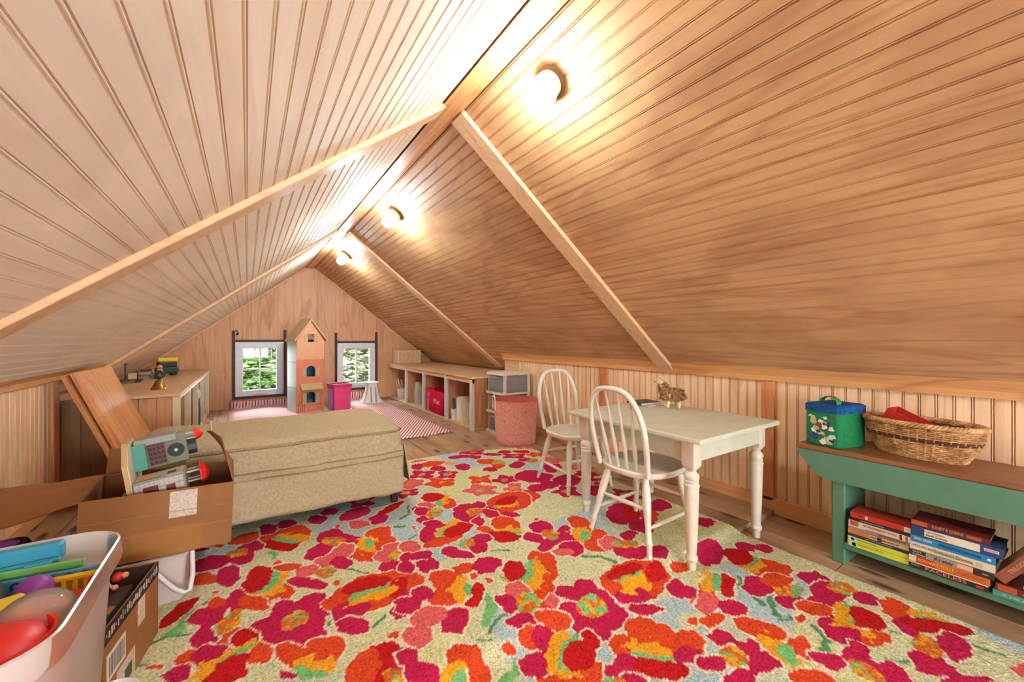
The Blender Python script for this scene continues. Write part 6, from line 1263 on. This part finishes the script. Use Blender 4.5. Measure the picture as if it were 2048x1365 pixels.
('p','f',0.343,1.072,0.036,0.022,2.66), ('n','x'), ('e','r',-0.19,1.719,0.072,0.033,1.04), ('e','o',0.105,1.877,0.017,0.014,-2.66), ('e','o',-0.212,1.474,0.019,0.01,2.45), ('e','o',-0.1,1.77,0.015,0.008,2.71),
('n','x'), ('e','m',0.466,2.18,0.092,0.064,-2.55), ('e','m',0.29,2.216,0.058,0.036,2.03), ('e','m',0.157,2.248,0.056,0.047,1.38), ('e','o',-0.01,2.189,0.065,0.051,-3.02), ('e','k',0.455,2.04,0.053,0.036,2.07),
('e','m',0.36,2.27,0.046,0.043,2.74), ('n','x'), ('e','m',-0.174,2.184,0.042,0.02,2.2), ('e','o',-0.112,2.179,0.039,0.017,2.32), ('e','m',0.082,2.235,0.055,0.038,1.76), ('e','k',0.429,1.185,0.041,0.024,1.35),
('e','m',0.747,2.044,0.043,0.032,1.58), ('n','x'), ('s','g',[(0.702,1.226),(0.692,1.168),(0.645,1.107)],0.014), ('s','d',[(0.63,1.072),(0.687,1.103),(0.726,1.111)],0.007), ('s','d',[(1.18,1.219),(1.232,1.178),(1.245,1.117)],0.007), ('s','g',[(0.65,0.948),(0.618,0.915),(0.586,0.896)],0.014),
('s','d',[(1.184,2.067),(1.223,2.014),(1.23,1.944)],0.005), ('s','d',[(0.578,1.063),(0.625,1.038)],0.005), ('s','d',[(0.65,1.985),(0.697,2.034)],0.005), ('s','d',[(0.581,1.754),(0.643,1.793)],0.006), ('s','d',[(0.877,1.469),(0.924,1.424)],0.006), ('n','x'),
('e','o',0.931,2.035,0.084,0.048,1.22), ('e','k',0.815,2.065,0.055,0.04,2.26), ('e','y',0.92,2.09,0.087,0.037,1.19), ('e','g',0.89,2.061,0.04,0.024,1.26), ('e','r',0.89,2.155,0.076,0.059,1.06), ('n','x'),
('e','o',1.217,1.86,0.164,0.119,-2.73), ('e','g',1.194,1.84,0.076,0.031,3.1), ('e','y',1.193,1.824,0.062,0.021,3.07), ('e','r',1.222,1.884,0.084,0.053,-2.92), ('e','m',1.058,1.816,0.052,0.045,3.11), ('e','m',1.141,1.718,0.047,0.028,2.28),
('n','x'), ('e','m',0.969,1.93,0.07,0.042,-2.51), ('e','m',1.056,1.909,0.055,0.044,1.22), ('e','m',1.057,1.785,0.055,0.038,1.72), ('e','m',0.944,1.799,0.071,0.05,2.07), ('e','m',0.922,1.854,0.051,0.04,2.32),
('p','f',0.996,1.847,0.048,0.045,3.04), ('n','x'), ('e','m',0.768,2.009,0.061,0.04,1.97), ('e','m',0.749,1.9,0.057,0.045,1.65), ('p','f',0.809,1.95,0.06,0.045,1.25), ('n','x'),
('e','m',0.7,1.756,0.081,0.045,1.29), ('e','o',0.734,1.666,0.096,0.036,3.11), ('e','y',0.805,1.773,0.091,0.035,-2.49), ('e','g',0.78,1.744,0.061,0.016,-2.49), ('e','r',0.842,1.73,0.086,0.053,-2.57), ('e','m',0.762,1.836,0.057,0.042,2.28),
('e','k',0.591,1.704,0.059,0.045,1.69), ('n','x'), ('e','o',1.064,1.654,0.084,0.062,1.47), ('e','o',0.949,1.657,0.052,0.034,1.92), ('e','y',1.034,1.583,0.067,0.028,2.35), ('e','g',1.027,1.571,0.049,0.014,2.4),
('e','r',0.98,1.549,0.09,0.05,2.4), ('e','m',0.963,1.748,0.043,0.036,1.29), ('n','x'), ('e','m',1.089,1.48,0.051,0.044,2.7), ('e','m',1.191,1.528,0.058,0.053,-2.83), ('e','m',1.251,1.43,0.062,0.034,-2.71),
('e','m',1.117,1.391,0.072,0.032,-2.56), ('e','m',1.206,1.37,0.06,0.05,1.1), ('p','f',1.178,1.45,0.051,0.039,-2.41), ('n','x'), ('e','o',1.368,1.451,0.082,0.047,1.24), ('e','o',1.285,1.264,0.064,0.052,0.82),
('e','o',1.36,1.324,0.052,0.039,-2.71), ('e','y',1.303,1.371,0.078,0.039,-2.39), ('e','g',1.306,1.359,0.045,0.023,-2.39), ('n','x'), ('e','m',1.177,1.299,0.068,0.055,0.94), ('e','k',1.122,1.292,0.052,0.033,2.65),
('e','m',1.341,1.147,0.051,0.051,2.87), ('e','m',1.398,1.108,0.056,0.032,-2.8), ('e','m',1.472,1.233,0.052,0.036,-2.74), ('e','k',1.353,1.241,0.069,0.043,-2.83), ('p','f',1.401,1.19,0.055,0.034,2.75), ('e','m',1.463,1.065,0.056,0.037,-2.88),
('n','x'), ('e','m',0.882,1.586,0.053,0.044,-2.65), ('e','m',0.731,1.553,0.049,0.042,1.79), ('e','m',0.85,1.523,0.051,0.042,1.22), ('e','m',0.765,1.51,0.053,0.03,2.09), ('p','f',0.825,1.585,0.043,0.038,1.8),
('n','x'), ('e','m',0.613,1.604,0.048,0.04,2.47), ('e','m',0.531,1.557,0.05,0.033,1.48), ('e','m',0.613,1.514,0.054,0.033,2.42), ('e','m',0.613,1.514,0.053,0.02,1.08), ('e','m',0.553,1.631,0.039,0.025,1.45),
('n','x'), ('e','o',0.997,1.237,0.122,0.035,0.88), ('e','o',0.887,1.134,0.073,0.049,0.84), ('e','o',1.008,1.328,0.047,0.04,-2.41), ('e','y',0.935,1.232,0.11,0.03,0.81), ('e','y',0.844,1.222,0.062,0.021,2.31),
('e','g',0.924,1.261,0.091,0.016,-2.38), ('e','g',0.847,1.236,0.056,0.014,2.32), ('e','r',0.88,1.289,0.073,0.049,0.91), ('n','x'), ('e','o',0.627,1.39,0.071,0.059,2.09), ('e','o',0.568,1.302,0.062,0.052,2.43),
('e','y',0.642,1.313,0.078,0.033,1.0), ('e','g',0.668,1.289,0.035,0.021,1.15), ('e','r',0.695,1.256,0.054,0.023,0.91), ('e','r',0.647,1.216,0.036,0.022,-2.94), ('e','o',0.719,1.419,0.045,0.038,0.96), ('e','m',0.807,1.385,0.065,0.054,-3.02),
('e','m',0.522,1.366,0.044,0.035,1.68), ('e','m',0.462,1.331,0.049,0.037,1.98), ('n','x'), ('e','k',0.809,1.184,0.049,0.048,0.85), ('e','m',0.748,1.149,0.053,0.037,1.98), ('e','m',0.747,1.048,0.048,0.04,2.62),
('e','k',0.872,1.054,0.052,0.039,0.92), ('e','o',0.828,1.051,0.033,0.031,3.1), ('p','f',0.81,1.109,0.06,0.043,1.13), ('n','x'), ('e','m',1.031,1.062,0.058,0.039,-2.5), ('e','m',0.966,1.07,0.047,0.041,2.06),
('e','m',1.059,0.998,0.061,0.037,-2.88), ('e','m',0.917,0.997,0.062,0.038,2.81), ('e','m',0.934,0.932,0.066,0.057,2.12), ('e','m',1.022,0.924,0.068,0.05,-2.76), ('p','f',0.995,0.992,0.053,0.043,-3.06), ('n','x'),
('e','o',1.238,1.008,0.159,0.096,3.12), ('e','m',1.163,0.954,0.08,0.041,2.8), ('e','r',1.351,1.004,0.059,0.034,-2.7), ('e','y',1.216,0.997,0.075,0.034,-3.12), ('e','g',1.225,1.029,0.075,0.017,3.02), ('e','r',1.236,1.056,0.09,0.033,3.06),
('n','x'), ('e','m',1.333,0.897,0.061,0.036,-2.4), ('e','m',1.353,0.862,0.045,0.035,-3.08), ('e','o',1.479,0.962,0.058,0.038,2.97), ('e','k',1.333,0.815,0.032,0.019,-2.92), ('n','x'),
('e','m',1.143,0.881,0.055,0.035,2.61), ('e','c',1.224,0.767,0.057,0.037,-3.08), ('e','o',1.229,0.763,0.024,0.015,-2.97), ('e','o',0.725,1.345,0.021,0.018,1.38), ('e','o',0.767,1.29,0.02,0.018,2.33), ('e','o',0.662,0.997,0.017,0.016,2.56),
('e','c',1.222,1.604,0.041,0.033,0.81), ('e','o',1.223,1.6,0.016,0.013,-2.36), ('e','o',0.667,1.862,0.017,0.01,1.38), ('n','x'), ('e','m',0.558,1.175,0.062,0.048,1.38), ('e','k',0.499,1.238,0.059,0.048,-3.14),
('e','k',0.439,1.174,0.048,0.039,2.56), ('n','x'), ('e','o',0.841,1.006,0.058,0.038,2.46), ('e','o',0.731,0.99,0.041,0.035,0.82), ('e','m',0.764,0.961,0.047,0.039,-2.44), ('e','m',0.687,0.906,0.053,0.046,2.28),
('e','o',0.798,0.807,0.051,0.034,-3.11), ('e','y',0.771,0.911,0.086,0.034,-2.45), ('e','y',0.74,0.839,0.046,0.013,2.69), ('e','g',0.779,0.897,0.065,0.012,-2.44), ('e','g',0.841,0.924,0.037,0.01,-3.13), ('e','g',0.76,0.844,0.035,0.007,2.56),
('e','r',0.812,0.867,0.06,0.045,-2.55), ('e','r',0.888,0.893,0.044,0.024,0.83), ('e','o',0.727,0.813,0.088,0.018,2.56), ('n','x'), ('e','o',1.056,0.804,0.077,0.072,2.42), ('e','o',0.943,0.824,0.049,0.036,-2.55),
('e','y',1.01,0.758,0.069,0.033,2.43), ('e','g',0.993,0.735,0.079,0.012,2.45), ('e','r',0.968,0.703,0.086,0.036,2.43), ('e','m',0.883,0.771,0.051,0.031,2.98), ('e','o',1.124,0.721,0.066,0.044,-2.93), ('e','m',1.075,0.685,0.049,0.031,3.04),
('n','x'), ('e','o',0.523,1.033,0.069,0.044,2.34), ('e','o',0.539,0.962,0.044,0.037,1.38), ('e','y',0.476,1.001,0.039,0.029,2.99), ('e','g',0.477,0.977,0.021,0.019,-2.73), ('e','m',0.4,1.046,0.05,0.039,2.04),
('e','m',0.384,1.12,0.038,0.029,1.82), ('n','x'), ('e','m',0.88,0.717,0.046,0.024,2.42), ('p','f',0.824,0.745,0.033,0.02,2.72), ('n','x'), ('s','d',[(1.555,0.781),(1.54,0.733),(1.502,0.683)],0.012),
('s','d',[(1.583,0.672),(1.512,0.657),(1.479,0.63)],0.011), ('s','d',[(1.535,0.53),(1.497,0.488),(1.447,0.468)],0.01), ('s','d',[(1.504,0.373),(1.553,0.351),(1.595,0.319)],0.006), ('s','d',[(1.465,0.612),(1.515,0.595)],0.006), ('s','d',[(1.827,0.253),(1.853,0.175)],0.006), ('s','d',[(1.701,0.41),(1.714,0.368)],0.005),
('s','d',[(1.608,0.807),(1.571,0.782)],0.007), ('n','x'), ('e','m',1.904,1.109,0.056,0.042,3.08), ('e','o',1.76,0.76,0.09,0.07,-3.04), ('e','m',1.676,0.962,0.119,0.054,-2.76), ('e','y',1.74,0.813,0.062,0.044,-3.08),
('e','g',1.768,0.823,0.042,0.019,-2.88), ('e','r',1.751,0.879,0.069,0.054,-2.75), ('e','m',1.862,0.907,0.052,0.036,-2.93), ('e','m',1.911,0.85,0.044,0.038,-2.83), ('n','x'), ('e','m',1.832,0.633,0.059,0.05,2.18),
('e','m',1.601,0.734,0.077,0.048,-2.9), ('e','m',1.615,0.614,0.062,0.043,2.53), ('p','f',1.663,0.663,0.056,0.04,3.06), ('e','o',1.71,0.715,0.07,0.036,2.89), ('n','x'), ('e','o',1.429,0.82,0.072,0.033,-2.77),
('e','y',1.481,0.844,0.078,0.033,-2.66), ('e','g',1.503,0.829,0.062,0.022,-2.54), ('e','r',1.517,0.797,0.087,0.024,-2.51), ('e','k',1.359,0.786,0.07,0.039,-2.87), ('e','m',1.397,0.715,0.05,0.045,1.64), ('e','o',1.294,0.726,0.051,0.026,2.78),
('e','o',1.287,0.722,0.047,0.017,-2.71), ('n','x'), ('e','m',1.784,0.572,0.087,0.058,-3.13), ('e','m',1.853,0.482,0.042,0.041,1.46), ('p','f',1.857,0.556,0.05,0.037,2.75), ('e','m',1.704,0.56,0.06,0.04,2.79),
('n','x'), ('e','m',1.6,0.487,0.068,0.039,-3.01), ('e','o',1.625,0.407,0.055,0.028,2.86), ('e','y',1.667,0.489,0.09,0.029,-2.71), ('e','y',1.622,0.434,0.036,0.024,2.41), ('e','g',1.714,0.489,0.066,0.011,-2.76),
('e','r',1.721,0.452,0.064,0.045,-2.83), ('e','o',1.636,0.565,0.058,0.038,2.75), ('e','m',1.568,0.466,0.064,0.033,2.78), ('n','x'), ('e','o',1.884,0.409,0.054,0.048,-3.09), ('e','m',1.793,0.359,0.07,0.032,-3.07),
('e','y',1.91,0.344,0.047,0.038,2.9), ('e','g',1.903,0.32,0.039,0.018,1.99), ('e','r',1.866,0.297,0.098,0.044,2.42), ('e','o',1.835,0.402,0.043,0.025,2.9), ('n','x'), ('e','o',1.374,0.617,0.069,0.052,2.22),
('e','o',1.396,0.51,0.059,0.033,-2.85), ('e','y',1.326,0.561,0.054,0.027,-2.6), ('e','y',1.301,0.495,0.034,0.022,-2.7), ('e','g',1.332,0.523,0.042,0.02,-2.65), ('n','x'), ('e','m',1.23,0.675,0.045,0.027,-3.03),
('e','m',1.261,0.607,0.049,0.03,2.77), ('e','m',1.239,0.551,0.061,0.033,-3.14), ('e','m',1.109,0.637,0.048,0.029,-3.01), ('e','m',1.127,0.557,0.051,0.034,-3.07), ('p','f',1.186,0.614,0.041,0.037,2.43), ('n','x'),
('e','m',1.5,0.419,0.067,0.032,-3.14), ('e','m',1.404,0.45,0.036,0.031,2.55), ('e','o',1.294,0.455,0.065,0.032,2.5), ('e','m',1.491,0.33,0.062,0.041,3.07), ('p','f',1.446,0.38,0.041,0.036,1.37), ('n','x'),
('e','m',1.777,0.25,0.078,0.039,-3.06), ('e','m',1.646,0.296,0.049,0.037,3.03), ('p','f',1.72,0.31,0.057,0.031,-3.12), ('e','o',1.539,0.572,0.025,0.015,-3.13), ('e','m',1.627,0.208,0.076,0.021,2.66), ('e','m',1.624,0.267,0.048,0.025,2.73),
('e','k',1.821,0.135,0.042,0.017,3.08), ('n','x')]
# ------------------------------------------------------------------ the floral rug
import numpy as np
RGX0, RGX1, RGY0, RGY1 = -.27, 1.98, -.25, 2.92
def rug():
    cell = .0055
    nx = int((RGX1 - RGX0) / cell) + 1; ny = int((RGY1 - RGY0) / cell) + 1
    gx = np.linspace(RGX0, RGX1, nx); gy = np.linspace(RGY0, RGY1, ny)
    X, Y = np.meshgrid(gx, gy)
    rs_ = np.random.RandomState(5)
    def vnoise(sc, seed):
        r_ = np.random.RandomState(seed); m_ = r_.rand(400, 400)
        u, v = (X + 3) * sc, (Y + 3) * sc; iu, iv = u.astype(int), v.astype(int); fu, fv = u - iu, v - iv
        fu = fu * fu * (3 - 2 * fu); fv = fv * fv * (3 - 2 * fv); iu %= 399; iv %= 399
        return (m_[iv, iu] * (1 - fu) + m_[iv, iu + 1] * fu) * (1 - fv) + (m_[iv + 1, iu] * (1 - fu) + m_[iv + 1, iu + 1] * fu) * fv
    wx = X + (vnoise(40, 1) - .5) * .016 + (vnoise(14, 3) - .5) * .024; wy = Y + (vnoise(40, 2) - .5) * .016 + (vnoise(14, 4) - .5) * .024
    PAL = {k: np.array(lin(c)[:3]) for k, c in dict(c=(218, 218, 172), b=(184, 206, 208), o=(226, 78, 42), r=(200, 34, 36), m=(198, 38, 80), k=(232, 104, 104), y=(244, 170, 44), g=(128, 196, 124), d=(96, 150, 106), w=(240, 228, 198), f=(222, 116, 48)).items()}
    img = np.zeros((ny, nx, 3)) + PAL['c']
    bl = np.clip((vnoise(3.2, 9) - .47) * 14, 0, 1)[..., None]; img = img * (1 - bl) + PAL['b'] * bl
    ylw = np.clip((vnoise(2.1, 19) - .6) * 8, 0, .5)[..., None]; img = img * (1 - ylw) + np.array(lin((226, 222, 150))[:3]) * ylw
    def paint_mask(mk, col): img[mk] = PAL[col]
    def ell(cx, cy, a, b_, ang, grow=0):
        c, s = math.cos(ang), math.sin(ang); dx, dy = wx - cx, wy - cy
        u = (dx * c + dy * s) / (a + grow); v = (-dx * s + dy * c) / (b_ + grow); return u * u + v * v < 1
    spk, spk2 = vnoise(55, 61), vnoise(55, 62)
    for si, sh in enumerate(RUG_SHAPES):
        kind, col = sh[0], sh[1]
        if kind == 'n':        # a new flower: its pale outline first
            k_ = si + 1; petals = []
            while k_ < len(RUG_SHAPES) and RUG_SHAPES[k_][0] != 'n':
                q = RUG_SHAPES[k_]; k_ += 1
                if q[0] == 'e' and q[1] in 'ormk': paint_mask(ell(*q[2:7], .0065), 'w'); petals.append(q)
            for i_, a in enumerate(petals):      # petals of one colour grow together
                for b_ in petals[:i_]:
                    dx, dy = b_[2] - a[2], b_[3] - a[3]; L2 = dx * dx + dy * dy
                    if a[1] == b_[1] and L2 < (.8 * (a[4] + b_[4])) ** 2:
                        tt = np.clip(((wx - a[2]) * dx + (wy - a[3]) * dy) / (L2 + 1e-9), 0, 1)
                        paint_mask((wx - a[2] - tt * dx) ** 2 + (wy - a[3] - tt * dy) ** 2 < (.62 * min(a[5], b_[5])) ** 2, a[1])
            continue
        if kind == 'e':
            _, _, cx, cy, a, b_, ang = sh
            if col == 'y':
                mk = ell(cx, cy, a, b_, ang, -.004); ox, oy = wx.copy(), wy.copy(); wx += (spk - .5) * .05; wy += (spk2 - .5) * .05; mk |= ell(cx, cy, a, b_, ang); wx[:] = ox; wy[:] = oy; paint_mask(mk, col)
            else: paint_mask(ell(cx, cy, a, b_, ang), col)
        elif kind == 's':      # stroke polyline
            pts, wd = sh[2], sh[3]; mk = np.zeros_like(wx, bool)
            for (ax, ay), (bx_, by_) in zip(pts, pts[1:]):
                dx, dy = bx_ - ax, by_ - ay; L2 = dx * dx + dy * dy + 1e-9
                tt = np.clip(((wx - ax) * dx + (wy - ay) * dy) / L2, 0, 1); mk |= (wx - ax - tt * dx) ** 2 + (wy - ay - tt * dy) ** 2 < wd * wd
            paint_mask(mk, col)
        elif kind == 'p':      # speckled centre
            _, _, cx, cy, a, b_, ang = sh; mk = ell(cx, cy, a, b_, ang); n1 = vnoise(60, 31); n2 = vnoise(60, 32)
            paint_mask(mk, 'f'); paint_mask(mk & (n1 > .58), 'y'); paint_mask(mk & (n2 > .66), 'g')
        elif kind == 'z':      # polygon
            pts = sh[2]; mk = np.zeros_like(wx, bool); k = len(pts); j = k - 1
            for i in range(k):
                (xi, yi), (xj, yj) = pts[i], pts[j]
                cnd = ((yi > wy) != (yj > wy)) & (wx < (xj - xi) * (wy - yi) / (yj - yi + 1e-12) + xi); mk ^= cnd; j = i
            paint_mask(mk, col)
    img *= (.86 + .28 * vnoise(220, 41))[..., None]
    # grid with pile, climbing over the step in the floor
    step = 1 / (1 + np.exp(-(Y - Y_ST + .005) / .012))
    Z = .012 + UP * step + .004 * vnoise(170, 51) + .003 * vnoise(9, 52)
    ed = np.minimum(np.minimum(X - RGX0, RGX1 - X), np.minimum(Y - RGY0, RGY1 - Y)); Z -= .006 * np.clip(1 - ed / .012, 0, 1)
    t_ = np.clip((X - 1.3) / .68, 0, 1); t_ = t_ * t_ * (3 - 2 * t_)
    YY = Y - .165 * t_ * np.clip((Y - 2.0) / .92, 0, 1)
    top = np.stack([X, YY, Z], -1).reshape(-1, 3)
    idx = np.arange(nx * ny).reshape(ny, nx)
    f = np.stack([idx[:-1, :-1], idx[:-1, 1:], idx[1:, 1:], idx[1:, :-1]], -1).reshape(-1, 4)
    # edge skirt down to the floor
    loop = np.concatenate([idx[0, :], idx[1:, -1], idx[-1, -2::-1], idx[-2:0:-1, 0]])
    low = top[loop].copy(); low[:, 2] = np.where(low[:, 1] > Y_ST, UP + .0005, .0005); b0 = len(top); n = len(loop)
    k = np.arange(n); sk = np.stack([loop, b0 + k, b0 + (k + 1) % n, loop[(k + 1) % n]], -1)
    V = np.concatenate([top, low]); Fc = np.concatenate([f, sk])
    me = bpy.data.meshes.new('floral_rug'); me.vertices.add(len(V)); me.vertices.foreach_set('co', V.ravel())
    me.loops.add(len(Fc) * 4); me.loops.foreach_set('vertex_index', Fc.ravel()); me.polygons.add(len(Fc))
    me.polygons.foreach_set('loop_start', np.arange(0, len(Fc) * 4, 4)); me.update(calc_edges=True)
    at = me.attributes.new('pattern', 'FLOAT_COLOR', 'POINT')
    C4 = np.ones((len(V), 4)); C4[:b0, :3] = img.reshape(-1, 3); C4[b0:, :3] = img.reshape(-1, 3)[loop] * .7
    at.data.foreach_set('color', C4.ravel()); me.materials.append(MATS['rug_wool'])
    me.polygons.foreach_set('use_smooth', [True] * len(Fc)); me.validate()
    o = bpy.data.objects.new('floral_rug', me); COL.objects.link(o)
    tag(o, 'large tufted rug with red, orange and pink flowers on pale green', 'rug')
rug()
